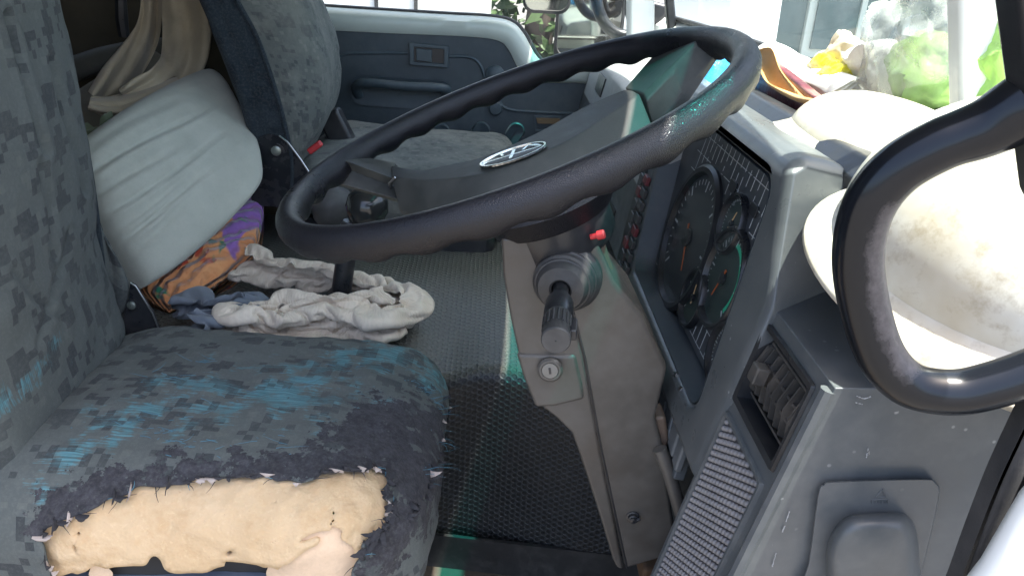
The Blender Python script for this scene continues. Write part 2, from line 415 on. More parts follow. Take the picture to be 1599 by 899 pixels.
# windscreen: curved sheet from the base line to the roof
def wsx(y): return .47-.055*((y-.44)/.86)**2
def wpt(u, v):
    y = -.36+u*1.6; z = 1.60+.02*(y > 9)+v*.78; return (wsx(y)-v*.13, y, z)
MB().grid(lambda u, v: wpt(u, v*.64), 24, 10).build('windscreen', M['glass'], cab, smooth=180)
MB().grid(lambda u, v: wpt(u, .641+v*.359), 24, 8).build('tinted_windscreen_band', M['teal'], cab, smooth=180)
MB().grid(lambda u, v: tuple(np.array(wpt(u, .575+v*.285))-np.array((.004, 0, 0))), 24, 4).build('added_sun_blocker', M['black'], cab, smooth=180, solid=.0015)  # added opaque strip, out of view, keeps sun off floor and lower mat
wsb = MB(); wsb.loops([[(wsx(y)-.035, y, 1.555), (wsx(y)-.03, y, 1.60), (wsx(y)-.008, y, 1.618), (wsx(y)+.03, y, 1.60), (wsx(y)+.03, y, 1.54)] for y in np.linspace(-.37, 1.27, 20)], False, True, True)
wsb.build('windscreen_sill', M['white'], cab)
wt = MB().tube([(wsx(y)-.012, y, 1.622) for y in np.linspace(-.36, 1.24, 20)], .006, 8); wt.build('windscreen_seal', M['seal'], cab)
MB().loops([[(wsx(y)-.16, y, 2.36), (wsx(y)-.138, y, 2.36), (wsx(y)-.138, y, 2.45), (wsx(y)-.2, y, 2.45)] for y in np.linspace(-.4, 1.28, 12)], False, True, True).build('windscreen_header', M['white'], cab)
MB().box((.50, .44, .95), (.05, 1.7, 1.18)).build('front_panel', M['white'], cab, bevel=.01)
# pillars
def post(name, a, b, sx, sy, m, par, bev=.008):
    a = np.array(a, float); b = np.array(b, float)
    q = [(-sx, -sy), (sx, -sy), (sx, sy), (-sx, sy)]
    return MB().hexa([a+np.array((i, j, 0)) for i, j in q]+[b+np.array((i, j, 0)) for i, j in q]).build(name, m, par, bevel=bev)
# right front pillar (white) and black inner trim, beside the grab handle
pa = P(1522, 215, y=-.078); pb = P(1516, -330, y=-.078)
post('front_pillar', pa, pb, .017, .014, M['white'], cab)
b0, b1 = P(1646, 320, y=-.375), P(1592, -160, y=-.375)
post('pillar_trim', b0, b1, .011, .012, M['black'], cab, .006)
# left front pillar with black rods
la = P(1010, 60, y=1.2); lb = P(1000, -220, y=1.2)
post('front_pillar', la-np.array((.0, 0, .14)), lb, .03, .03, M['white'], cab)
c0, c1 = P(1052, 80, y=1.16), P(1030, -160, y=1.16)
post('pillar_trim', c0, c1, .011, .012, M['black'], cab, .006)
# door sill corner and seals, lower right
sa = [P(1616, 800, y=-.402), P(1553, 905, y=-.402), P(1470, 1010, y=-.402), P(1700, 1010, y=-.402), P(1700, 700, y=-.402)]
MB().prism(sa, (0, .02, 0)).build('door_sill', M['white'], cab, bevel=.01)
sl = spline([P(*q, y=-.365) for q in ((1640, 600), (1606, 668), (1570, 745), (1536, 830), (1500, 925), (1460, 1010))], 8)
for k, (dx, r) in enumerate(((0, .0075), (.017, .0085), (.034, .009))):
    MB().tube([q+np.array((dx, -.003*k, -.3*dx)) for q in sl], r, 10).build('door_seal', M['seal'], cab)
sl2 = MB()
for q, q2 in zip(sl[::1], sl[1::1]):
    for t in np.linspace(0, 1, 5)[:-1]:
        c = q*(1-t)+q2*t; sl2.box(c+np.array((-.007, 0, 0)), (.002, .012, .0022))
tag(sl2.build('seal_ribs', M['seal'], cab, smooth=0, recalc=False), kind='stuff')

# ------------------------------------------------------------------ engine cover with honeycomb rubber mat
th = NT('honeycomb_rubber_mat'); uv = th.tc('UV'); k_ = 2*math.pi/.0088
ss = None
for a in (0, 60, 120):
    d = th.vmath('DOT_PRODUCT', uv, (k_*math.cos(R(a)), k_*math.sin(R(a)), 0)); cs = th.math('COSINE', d); ss = cs if ss is None else th.math('ADD', ss, cs)
wall = th.ramp(ss, .25, -.9)
nz = th.noise(th.tc(), 6, 5, .65)
bc = th.mix(th.ramp(nz, .35, .7), (.013, .015, .017), (.025, .027, .028))
bc = th.mix(th.math('MULTIPLY', th.ramp(th.noise(th.tc(), 4, 4, .6), .55, .72), .5), bc, (.042, .031, .019))
bc = th.mix(th.math('MULTIPLY', wall, .55), bc, (.07, .075, .08))
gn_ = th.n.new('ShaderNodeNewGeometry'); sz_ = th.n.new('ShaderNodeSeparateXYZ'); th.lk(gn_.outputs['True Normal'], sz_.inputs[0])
bc = th.mix(th.math('MULTIPLY', th.ramp(sz_.outputs[2], .45, .97), th.math('ADD', .45, th.math('MULTIPLY', nz, .5))), bc, (.125, .130, .112))  # up-facing mat tinted paler, side wall left dark: light and shade painted in
th.base(bc); th.rough(th.math('ADD', th.math('MULTIPLY', nz, .25), .3)); th.bump(wall, .8, .0016)
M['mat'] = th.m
eng = thing('engine_cover', 'engine hump between the seats under a honeycomb rubber mat', 'engine cover', (-.2, .5, .8))
def engsec(x):
    # (y,z) profile; front edge bulges with x
    by = .285-.05*max(0, min(1, (x+.02)/.2)); top = 1.205
    pts = [(by+.005, .80), (by+.008, .90), (by+.01, 1.00), (by+.012, 1.12)]
    for k in range(9):
        a = R(180-90*k/8); pts.append((by+.012+.026+.026*math.cos(a), 1.149+.026*math.sin(a)))
    for k in range(1, 12): pts.append((by+.038+k*.049, 1.175+.03*(k/11)**.8))
    pts.append((by+.60, 1.10)); pts.append((by+.60, .82))
    return pts
xs = np.linspace(-.95, .36, 40)
def bend(x): return .028*math.exp(-((x+.075)/.05)**2)
loops = [[(x, y+.012*fbm((x, y, z), 3, 2)*.4, z+.01*fbm((x*1.0, y, 3.3), 4, 2)*.5-bend(x)*max(0, 1-abs(y-.33)/.25)) for y, z in engsec(x)] for x in xs]
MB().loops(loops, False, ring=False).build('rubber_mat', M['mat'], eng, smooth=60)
MB().box((-.3, .60, .98), (1.3, .52, .3)).build('cover_core', M['rubber'], eng)
MB().prism([(-.12, .283, .868), (.36, .225, .868), (.36, .225, .80), (-.12, .283, .80)], (0, -.006, 0)).build('mat_edge', M['rubber'], eng)

# ================================================================== PASSENGER DOOR
YD = 1.25
door = thing('passenger_door', 'dark blue far cab door with pale metal window frame', 'door', tuple(P(650, 130, y=YD)))
def D(px, py, dy=0): return P(px, py, y=YD-dy)
card_px = [(470, 40), (640, 46), (765, 51), (785, 57), (797, 70), (838, 118), (860, 126), (960, 130), (960, 420), (440, 420), (440, 40)]
MB().prism([D(*q) for q in card_px], (0, .03, 0)).build('door_card', M['doorcard'], door, bevel=.006)
# metal frame above/around card
fr_out = spline([(478, 12), (600, 20), (700, 26), (768, 30), (800, 38), (818, 56), (848, 100), (905, 104), (980, 106)], 6)
fr_in = [np.array((q[0]-(5 if 560 < 0 else 0), q[1])) for q in spline([(478, 46), (600, 52), (700, 56), (758, 60), (782, 66), (794, 78), (826, 124), (900, 130), (980, 133)], 6)]
fl = []
for a, b in zip(fr_out, fr_in):
    A, B = D(a[0], a[1], .0), D(b[0], b[1], .004)
    m_ = (A+B)/2
    fl.append([B+np.array((0, .02, 0)), B, m_*.6+B*.4+np.array((0, -.012, 0)), m_*.4+A*.6+np.array((0, -.012, 0)), A, A+np.array((0, .05, .004))])
MB().loops(fl, False, ring=False).build('window_frame', M['cream'], door, smooth=50, solid=.004)
MB().tube([D(q[0]+1, q[1]-3, -.035) for q in fr_out], .007, 8).build('window_seal', M['seal'], door)
mb = MB()
wq = [q for q in fr_out]
poly = [D(q[0], q[1]-1, -.045) for q in wq]+[D(980, -420, -.045), D(478, -420, -.045)]
mb.add(poly, [tuple(range(len(poly)))]); mb.build('window_glass', M['glass2'], door, recalc=False)
# rear window post of the door
post('window_post', D(489, 20, .005)-np.array((.0, 0, .02)), D(480, -300, .005), .012, .02, M['cream'], door)
# embossed lines and pads on the card
def groove(pts, r=.004, name='embossed_line', dy=.001):
    return MB().tube([D(q[0], q[1], dy) for q in spline(pts, 6)], r, 8).build(name, M['doorcard2'], door)
groove([(520, 100), (535, 86), (560, 83), (637, 83)]); groove([(702, 88), (735, 90), (750, 102), (757, 122)])
groove([(780, 160), (792, 170), (820, 174), (905, 178)]); groove([(520, 194), (565, 193), (585, 198), (592, 212)])
for (px, py, r) in ((773, 117, .024), (774, 169, .018)):
    MB().lathe([(r, 0), (r, .006), (r*.8, .010), (0.001, .011)], D(px, py), (0, -1, 0), 20, caps=False).build('round_pad', M['doorcard2'], door)
def pad(p0, p1, rad):
    p0, p1 = D(*p0), D(*p1); ax = (p1-p0); ln = np.linalg.norm(ax); ax /= ln; sd_ = np.array((-ax[2], 0, ax[0]))
    def lp(r, d):
        out = []
        for k in range(13): a = R(-90+180*k/12); out.append(p1+ax*(r*math.cos(a))+sd_*(r*math.sin(a))+np.array((0, -d, 0)))
        for k in range(13): a = R(90+180*k/12); out.append(p0+ax*(r*math.cos(a))+sd_*(r*math.sin(a))+np.array((0, -d, 0)))
        return out
    MB().loops([lp(rad, -.002), lp(rad, .005), lp(rad*.86, .008), lp(rad*.55, .006), lp(.002, .005)]).build('raised_rib', M['doorcard2'], door, smooth=50)
pad((660, 240), (690, 205), .021); pad((725, 243), (752, 203), .022); pad((778, 245), (806, 204), .022)
# door release: frame, cup, paddle
rel = [D(639, 66, .002), D(701, 72, .002), D(700, 106, .002), D(640, 101, .002)]
c = sum(rel)/4
fr = MB()
def ringf(outer, inner, d):
    o2 = [q+np.array((0, -d, 0)) for q in outer]; i2 = [q+np.array((0, -d, 0)) for q in inner]; i3 = [q+np.array((0, .012, 0)) for q in inner]
    return MB().loops([outer, o2, i2, i3])
inn = [c+(q-c)*np.array((.76, 1, .66)) for q in rel]
rf = ringf(rel, inn, .009).build('release_frame', M['doorcard2'], door, bevel=.002)
MB().prism([q+np.array((0, -.0015, 0)) for q in inn], (0, -.001, 0)).build('release_cup', M['black'], rf)
pdl = [c+(q-c)*np.array((.40, 1, .56))+np.array((-.012, -.003, 0)) for q in rel]
MB().prism(pdl, (0, -.008, 0)).build('release_paddle', M['doorcard2'], rf, bevel=.002)
# pull handle in its scoop
sc0 = [D(552, 131, .0015), D(700, 135, .0015), D(700, 160, .0015), D(556, 155, .0015)]
cs = sum(sc0)/4; hw = np.linalg.norm(sc0[1]-sc0[0])/2; hh = .03
def rr3(w_, h_, r_, d, tilt=-.02): return [np.array((cs[0]+a, cs[1]-d, cs[2]+b+tilt*a)) for a, b in rrect(w_, h_, r_)]
MB().loops([rr3(2*hw*1.08, .075, .03, -.001), rr3(2*hw*1.08, .075, .03, .004), rr3(2*hw*1.0, .062, .028, .003), rr3(2*hw*.9, .045, .02, .0005)], False, False, True).build('handle_scoop', M['doorcard'], door)
hp = spline([D(560, 150, .0), D(557, 135, .02), D(575, 130, .035), D(630, 135, .04), D(680, 137, .036), D(697, 141, .02), D(693, 156, .0)], 6)
MB().tube(hp, [.013]*len(hp), 12, flat=.8).build('pull_handle', M['doorcard2'], door)
# ashtray slot
a0 = [D(834, 180, .002), D(877, 180, .002), D(876, 205, .002), D(836, 205, .002)]; ca = sum(a0)/4
rf = ringf(a0, [ca+(q-ca)*np.array((.86, 1, .7)) for q in a0], .004).build('ashtray_frame', M['doorcard2'], door)
MB().prism([ca+(q-ca)*np.array((.86, 1, .34))+np.array((0, -.002, .007)) for q in a0], (0, -.006, 0)).build('ashtray_lid', simple('worn_brown_metal', (.17, .12, .07), .4, .3), rf)

# ================================================================== DASHBOARD
DD = np.array((.2066, 0, .9784)); DN = np.array((-.9784, 0, .2066))
def FP(y, s, d=0.0): return np.array((.2, y, 1.334))+DD*s+DN*d
def fpx(px, py, d=0.0):
    q = PL(px, py, FP(0, 0, d), DN); return q[1], float(np.dot(q-np.array((.2, 0, 1.334)), DD))
def boolcut(o, cutter, op='DIFFERENCE'):
    md = o.modifiers.new('cut', 'BOOLEAN'); md.operation = op; md.object = cutter; md.solver = 'EXACT'
    dg = bpy.context.evaluated_depsgraph_get(); dg.update()
    me = bpy.data.meshes.new_from_object(o.evaluated_get(dg)); o.modifiers.remove(md); o.data = me
    bpy.data.objects.remove(cutter); return o
def addbevel(o, wd, seg=3, ang=28, smooth=40):
    md = o.modifiers.new('bevel', 'BEVEL'); md.width = wd; md.segments = seg; md.limit_method = 'ANGLE'; md.angle_limit = R(ang); md.harden_normals = True
    o.data.shade_smooth(); o.data.set_sharp_from_angle(angle=R(smooth))
dash = thing('dashboard', 'grey moulded dashboard with gauge cluster, air vent and speaker grille', 'dashboard', tuple(FP(.3, -.1)))
prof = [FP(0, -.42), FP(0, .164), (.44, 0, 1.503), (.44, 0, .93)]
body = MB().prism([np.array((q[0], -.27, q[2])) for q in prof], (0, 1.50, 0)).build('dashboard_body', M['dash'], dash)
V = dict(T=fpx(1211, 515), L=fpx(1154, 611), B=fpx(1208, 733), Rr=fpx(1271, 602))
vy0, vy1, vs0, vs1 = -.247, -.150, .078, .150
GY0, GY1, GS0, GS1 = -.243, -.148, -.14, .06
cut = MB().prism([FP(vy0, vs0, .05), FP(vy1, vs0, .05), FP(vy1, vs1, .05), FP(vy0, vs1, .05)], DN*-.10).build('cut', None, smooth=0); boolcut(body, cut)
cut = MB().prism([FP(GY0, GS0, .05), FP(GY1, GS0, .05), FP(GY1, GS1, .05), FP(GY0, GS1, .05)], DN*-.056).build('cut', None, smooth=0); boolcut(body, cut)
CY0, CY1, CS0, CS1 = -.098, .288, .020, .246
def skew(pts, k=1.0):
    out = []
    for a, b in pts:
        t = (b-CS0)/(CS1-CS0); u = (a-CY0)/(CY1-CY0)
        out.append((a+((1-u)*(.010+.034*t)+u*(-.008+.085*t))*k, b))
    return out
rr = skew(rrect(CY1-CY0, CS1-CS0, .022, 5, (CY0+CY1)/2, (CS0+CS1)/2))
def mkcut(): return MB().prism([FP(a, b, .06) for a, b in rr], DN*-.108).build('cut', None, smooth=0)
cut = MB().prism([FP(-.136, -.5, .05), FP(1.4, -.5, .05), FP(1.4, -.014, .05), FP(-.136, -.014, .05)], DN*-.17).build('cut', None, smooth=0); boolcut(body, cut)
boolcut(body, mkcut()); addbevel(body, .009, 4)
# cowl block over the cluster
cw = [FP(0, -.02, .004), FP(0, .262, .004), FP(0, .275, -.012), FP(0, .277, -.05)]
cw = [np.array((q[0], -.134, q[2])) for q in cw]+[np.array((.315, -.134, 1.575)), np.array((.315, -.134, 1.30))]
def cside(q, far):
    t = max(0, min(1, (q[2]-1.495)/.11))
    return np.array((q[0], (.300+.14*max(0, (q[2]-1.33)/.27)) if far else -.145+.085*t, q[2]))
cwx = []
for q, q2 in zip(cw, cw[1:]+cw[:1]):
    cwx.append(q)
    if min(q[2], q2[2]) < 1.49 < max(q[2], q2[2]):
        t = (1.495-q[2])/(q2[2]-q[2]); cwx.append(q*(1-t)+q2*t)
cowl = MB().loops([[cside(q, f_) for q in cwx] for f_ in (False, True)], False, True, True).build('cluster_cowl', M['cowl'], dash)
boolcut(cowl, mkcut()); addbevel(cowl, .016, 5)
# recess lining (walls and floor of the well)
pl_d = -.030
def rl(gr, d): return [FP((CY0+CY1)/2+(a-(CY0+CY1)/2)*gr, (CS0+CS1)/2+(b-(CS0+CS1)/2)*gr, d) for a, b in rr]
MB().loops([rl(.995, .001), rl(.985, -.015), rl(.965, pl_d), rl(.3, pl_d-.0005)], False, False, True).build('cluster_well', M['inner'], dash, smooth=50)
# cluster faceplate
fpm = NT('cluster_faceplate'); fpm.base(fpm.mix(fpm.ramp(fpm.noise(fpm.tc(), 30, 4, .7), .4, .7), (.038, .043, .049), (.068, .075, .082))); fpm.rough(.35)
M['face'] = fpm.m
fp_poly = skew(rrect((CY1-CY0)*.95, (CS1-CS0)*.93, .015, 4, (CY0+CY1)/2, (CS0+CS1)/2))
plate = MB().prism([FP(a, b, pl_d+.001) for a, b in fp_poly], DN*.003).build('instrument_panel', M['face'], dash)
lineM = simple('white_print', (.62, .64, .64), .5)
PD_ = pl_d+.0042
gl = MB()
def pline(a, b, w_=.0007, d=PD_, mbx=None):
    a = np.array(a); b = np.array(b); t = (b-a)/np.linalg.norm(b-a); n = np.array((-t[1], t[0]))*w_/2
    (mbx or gl).prism([FP(*(a+n), d), FP(*(a-n), d), FP(*(b-n), d), FP(*(b+n), d)], DN*.0003)
gauges = {  # outline points in the photo
 'g1': [(1114, 286), (1125, 318), (1045, 457), (1030, 414)],
 'g2': [(1162, 312), (1167, 340), (1130, 388), (1125, 358)],
 'g3': [(1167, 384), (1099, 475), (1119, 509)],
 'g4': [(1099, 429), (1073, 501), (1106, 452), (1066, 478)]}
dialm = {}
for nm, c_ in (('dial_face', (.045, .052, .056)), ('dial_face_green', (.036, .058, .052))): dialm[nm] = simple(nm, c_, .4)
G = {}
gc = {}
for k, pts in gauges.items():
    q = np.array([fpx(*p_, PD_) for p_ in pts])
    if k == 'g3':
        A = np.c_[2*q, np.ones(3)]; s_ = np.linalg.solve(A, (q**2).sum(1)); c_ = s_[:2]; r_ = math.sqrt(s_[2]+c_ @ c_)
    else: c_ = q.mean(0); r_ = np.linalg.norm(q-c_, axis=1).mean()
    gc[k] = (c_, r_)
gc['g5'] = (np.array((CY0+.06, CS0+.045)), .03)
# printed grid between the dials
lo = np.array((CY0+.02, CS0+.016)); hi = np.array((CY1-.02, CS1-.016))
def free(a):
    return all(np.linalg.norm(np.array(a)-c_) > r_*1.1+.002 for c_, r_ in gc.values())
for yy in np.arange(lo[0], hi[0], .0165):
    ss_ = np.arange(lo[1], hi[1], .006); run = None
    for s0 in ss_:
        if free((yy, s0)) and free((yy, s0+.006)) and rng.random() > .12: pline((yy, s0), (yy, s0+.006))
for s0 in np.arange(lo[1], hi[1], .0235):
    for yy in np.arange(lo[0], hi[0], .006):
        if free((yy, s0)) and free((yy+.006, s0)) and rng.random() > .12: pline((yy, s0), (yy+.006, s0))
tag(gl.build('printed_grid', lineM, dash, smooth=0, recalc=False), kind='stuff')
gglass = NT('gauge_glass'); gglass.b.inputs['Transmission Weight'].default_value = 0
n_ = gglass.n; tr = n_.new('ShaderNodeBsdfTransparent'); gs_ = n_.new('ShaderNodeBsdfGlossy'); gs_.inputs['Roughness'].default_value = .08; mx_ = n_.new('ShaderNodeMixShader'); mx_.inputs[0].default_value = .11
gglass.lk(tr.outputs[0], mx_.inputs[1]); gglass.lk(gs_.outputs[0], mx_.inputs[2]); gglass.lk(mx_.outputs[0], gglass.out.inputs[0]); n_.remove(gglass.b)
orange = simple('orange_needle', (.5, .12, .03), .4); greenp = simple('green_print', (.04, .50, .28), .4); cream_n = simple('cream_needle', (.75, .5, .25), .4)
def gauge(c_, r_, needle, ncol, green, red=False):
    o = FP(*c_, PD_-.0005)
    bz = MB().lathe([(r_*1.10, 0), (r_*1.10, .004), (r_*1.05, .0075), (r_*.98, .007), (r_*.94, .001)], o, DN, 48, caps=False).build('gauge_bezel', M['black'], dash)
    MB().lathe([(r_*.95, 0), (r_*.95, .0012), (.0005, .0013)], o, DN, 40, caps=False).build('dial', dialm['dial_face_green' if green else 'dial_face'], bz, smooth=30)
    tk = MB()
    for i in range(31):
        a = R(-135+270*i/30); l_ = .16 if i % 5 == 0 else .08; d_ = np.array((math.sin(a), math.cos(a)))
        pline(c_+d_*r_*(.88-l_), c_+d_*r_*.88, r_*(.03 if i % 5 == 0 else .016), PD_+.001, tk)
    tag(tk.build('tick_mark', lineM, bz, smooth=0, recalc=False), kind='stuff')
    if green:
        ar = MB()
        A0, A1 = green
        lp = [[FP(*(c_+r_*rr_*np.array((math.sin(R(a)), math.cos(R(a))))), PD_+.0012) for rr_ in (.70, .80)] for a in np.linspace(A0, A1, 20)]
        ar.loops(lp, False, ring=False); ar.build('green_arc', greenp, bz, recalc=False)
    a = R(needle); d_ = np.array((math.sin(a), math.cos(a))); n__ = np.array((d_[1], -d_[0]))*r_*.028
    MB().prism([FP(*(c_-d_*r_*.22+n__), PD_+.003), FP(*(c_-d_*r_*.22-n__), PD_+.003), FP(*(c_+d_*r_*.5-n__*.3), PD_+.003), FP(*(c_+d_*r_*.5+n__*.3), PD_+.003)], DN*.001).build('needle', ncol, bz)
    MB().lathe([(r_*.14, .002), (r_*.14, .005), (.0005, .006)], o, DN, 16, caps=False).build('needle_hub', M['black'], bz)
    MB().lathe([(r_*.96, .0058), (.0005, .0062)], o, DN, 32, caps=False).build('gauge_glass', gglass.m, bz)
gauge(*gc['g1'], 215, orange, None)
gauge(*gc['g2'], -20, cream_n, (-120, -30)); gauge(*gc['g3'], 160, orange, (-130, 20)); gauge(*gc['g4'], 10, cream_n, (-110, 0)); gauge(*gc['g5'], 40, cream_n, None)
# warning lamp windows
for (px, py) in ((1146, 292), (1178, 328)):
    y_, s_ = fpx(px, py, PD_)
    MB().prism([FP(y_+a, s_+b, PD_) for a, b in rrect(.022, .013, .003, 3)], DN*.002).build('warning_lamp', M['black'], dash, bevel=.0006)
# air vent
ventd = plastic('dusty_vent_plastic', (.05, .048, .045), .5, 900, .1, .5, dustc=(.2, .165, .13))
cy_, cs_ = (vy0+vy1)/2, (vs0+vs1)/2
def vr(w_, h_, d): return [FP(cy_+a, cs_+b, d) for a, b in rrect(w_, h_, .003, 2)]
W_, H_ = vy1-vy0, vs1-vs0
vent = MB().loops([vr(W_+.006, H_+.006, .0005), vr(W_+.004, H_+.004, .003), vr(W_-.006, H_-.006, .002), vr(W_-.010, H_-.010, -.03), vr(W_-.03, H_-.03, -.042)], False, False, True).build('air_vent', M['black'], dash, smooth=30)
# barrel: curved frame with slats
brl = MB()
for k in range(7):
    y_ = cy_-W_*.36+k*W_*.12
    MB().prism([FP(y_-.0008, cs_-H_*.38, -.022), FP(y_-.0008, cs_+H_*.38, -.022), FP(y_-.0008, cs_+H_*.30, -.006), FP(y_-.0008, cs_, -.001), FP(y_-.0008, cs_-H_*.30, -.006)], (0, .0018, 0)).build('vent_slat', ventd, vent)
for k in range(4):
    s_ = cs_-H_*.3+k*H_*.2; dd = -.004-.012*(abs(s_-cs_)/(H_*.3))**2
    MB().prism([FP(cy_-W_*.42, s_-.001, dd-.02), FP(cy_+W_*.42, s_-.001, dd-.02), FP(cy_+W_*.42, s_-.001, dd), FP(cy_-W_*.42, s_-.001, dd)], DD*.0022).build('vent_slat', ventd, vent)
for sg in (-1, 1):
    MB().prism([FP(cy_+sg*W_*.43-.002, cs_-H_*.42, -.024), FP(cy_+sg*W_*.43-.002, cs_+H_*.42, -.024), FP(cy_+sg*W_*.43-.002, cs_+H_*.28, -.004), FP(cy_+sg*W_*.43-.002, cs_, .001), FP(cy_+sg*W_*.43-.002, cs_-H_*.28, -.004)], (0, .004, 0)).build('vent_cheek', ventd, vent)
    MB().prism([FP(cy_-W_*.43, cs_+sg*H_*.40, -.02), FP(cy_+W_*.43, cs_+sg*H_*.40, -.02), FP(cy_+W_*.43, cs_+sg*H_*.32, -.006), FP(cy_-W_*.43, cs_+sg*H_*.32, -.006)], DD*.002*sg).build('vent_lip', ventd, vent)
MB().box(FP(cy_+W_*.25, cs_+.002, .003), (.012, .014, .016), Matrix.Rotation(R(12), 3, 'Y')).build('vent_knob', ventd, vent, bevel=.002)
# speaker grille: raised ovals painted pale as if catching light, on a dark plate
gm = plastic('speaker_grille_plastic', (.05, .047, .047), .5, 900, .1, .15)
MB().prism([FP(GY0, GS0, -.003), FP(GY1, GS0, -.003), FP(GY1, GS1, -.003), FP(GY0, GS1, -.003)], DN*.0018).build('grille_backing', gm, dash)
lat = MB(); ny, ns = 16, 30; cw_ = (GY1-GY0)/ny; ch_ = (GS1-GS0)/ns
for i in range(ny):
    for j in range(-1, ns+1):
        y_ = GY0+(i+.5)*cw_; s_ = GS0+(j+.5+.5*(i % 2))*ch_
        if s_-ch_*.5 < GS0 or s_+ch_*.5 > GS1: continue
        ou = [(y_+a*cw_, s_+b*ch_) for a, b in [(.38, .22), (0, .44), (-.38, .22), (-.38, -.22), (0, -.44), (.38, -.22)]]
        lat.loops([[FP(a, b, -.0014) for a, b in ou], [FP(y_+(a-y_)*.8, s_+(b-s_)*.8, .0008) for a, b in ou], [FP(y_+(a-y_)*.3, s_+(b-s_)*.3, .0016) for a, b in ou]], False, False, True)
tag(lat.build('speaker_grille', plastic('lit_pale_grille_plastic', (.20, .19, .19), .4, 900, .1, .3), dash, smooth=60, recalc=True), kind='stuff')
gfr = [[FP((GY0+GY1)/2+a, (GS0+GS1)/2+b, d) for a, b in rrect(GY1-GY0+e, GS1-GS0+e, .004, 2)] for e, d in ((.006, .0), (.004, .0035), (-.001, .0035), (-.002, -.002))]
MB().loops(gfr).build('grille_frame', M['dash'], dash, smooth=30)
# raised ridge at the near corner of the face
rg = [FP(-.266, s_, .0015) for s_ in np.linspace(-.3, .16, 12)]
MB().tube(rg, .0055, 8).build('corner_bead', M['dash'], dash)
# reservoir cover on the near end
YS = -.271
def S(px, py, d=0): return P(px, py, y=YS-d)
pc = spline([(1277, 772), (1286, 756), (1305, 751), (1440, 747), (1460, 752), (1467, 768), (1455, 830), (1430, 930), (1420, 990), (1240, 990), (1262, 880)], 3, True)
cov = MB().loops([[S(*q, -.001) for q in pc], [S(*q, .005) for q in pc], [S(1360+(q[0]-1360)*.985, 870+(q[1]-870)*.985, .0065) for q in pc]], False, False, True).build('reservoir_cover', M['dash'], dash, smooth=35)
oc = spline([(1290, 860), (1302, 826), (1322, 806), (1350, 800), (1402, 799), (1422, 808), (1432, 830), (1436, 880), (1432, 990), (1300, 990), (1292, 930)], 3, True)
def sc_(q, k, cx=1365, cy=900): return (cx+(q[0]-cx)*k, cy+(q[1]-cy)*k)
MB().loops([[S(*q, .005) for q in oc], [S(*sc_(q, .95), .018) for q in oc], [S(*sc_(q, .84), .026) for q in oc], [S(*sc_(q, .72), .028) for q in oc], [S(*sc_(q, .2), .0285) for q in oc]], False, False, True).build('cover_bulge', M['dash'], cov, smooth=180)
tri = [(1378, 763.5), (1368, 776), (1383, 775)]
emb = MB()
for a, b in zip(tri, tri[1:]+tri[:1]): emb.tube([S(*a, .0068), S(*b, .0068)], .0006, 6)
# the illegible moulded word under the arrow, as worn strokes
for x0 in (1361, 1367, 1372, 1377, 1382, 1386):
    emb.tube([S(x0, 785, .0068), S(x0+.8, 779.5, .0068)], .0005, 5); 
emb.tube([S(1361, 780, .0068), S(1384, 779, .0068)], .0005, 5)
tag(emb.build('moulded_arrow', M['dash'], cov), kind='stuff')
sc_m = simple('pale_scuff', (.30, .31, .31), .7)
scf = MB()
for pts in ([(1356, 700), (1353, 714)], [(1338, 618), (1350, 622), (1362, 618)], [(1336, 628), (1346, 631)], [(1233, 798), (1222, 830)], [(1213, 860), (1206, 884)]):
    pts = spline(pts, 6)
    for a, b in zip(pts[:-1], pts[1:]):
        if rng.random() < .75: scf.tube([S(a[0]+rng.normal()*.5, a[1], .0005), S(b[0]+rng.normal()*.5, b[1], .0005)], [rng.uniform(.0002, .0007), rng.uniform(.0002, .0006)], 4)
tag(scf.build('scuff', sc_m, dash, smooth=0, recalc=False), kind='stuff')
# centre stack details on the same face: switch rows, lever slot
def fpoly(pts, d0, dep, name, m, par=dash, bev=0):
    return MB().prism([FP(*fpx(*q, d0), d0) for q in pts], DN*dep).build(name, m, par, bevel=bev)
strip = fpoly([(1006, 262), (1016, 262), (1000, 330), (978, 432), (962, 425), (985, 335)], .001, .004, 'switch_strip', M['black'], dash, .001)
rows = [((1008, 270), (968, 428)), ((1014, 272), (978, 430))]
for r0, (a, b) in enumerate(rows):
    for k in range(8):
        t0, t1 = (k+.12)/8, (k+.86)/8
        p0 = np.array(a)*(1-t0)+np.array(b)*t0; p1 = np.array(a)*(1-t1)+np.array(b)*t1
        y0_, s0_ = fpx(*p0, .006); y1_, s1_ = fpx(*p1, .006)
        lo_, hi_ = min(s0_, s1_), max(s0_, s1_); yc = (y0_+y1_)/2
        MB().prism([FP(yc-.011, lo_, .005), FP(yc+.011, lo_, .005), FP(yc+.011, hi_, .005), FP(yc-.011, hi_, .005)], DN*.006).build('rocker_switch', simple('switch_key', (.05, .05, .052), .4) if (k+r0) % 4 != 1 else simple('switch_key_red', (.14, .03, .035), .4), strip, bevel=.001)
fpoly([(934, 300), (944, 290), (962, 330), (948, 368), (936, 350)], .001, .002, 'heater_slot', M['black'], dash)
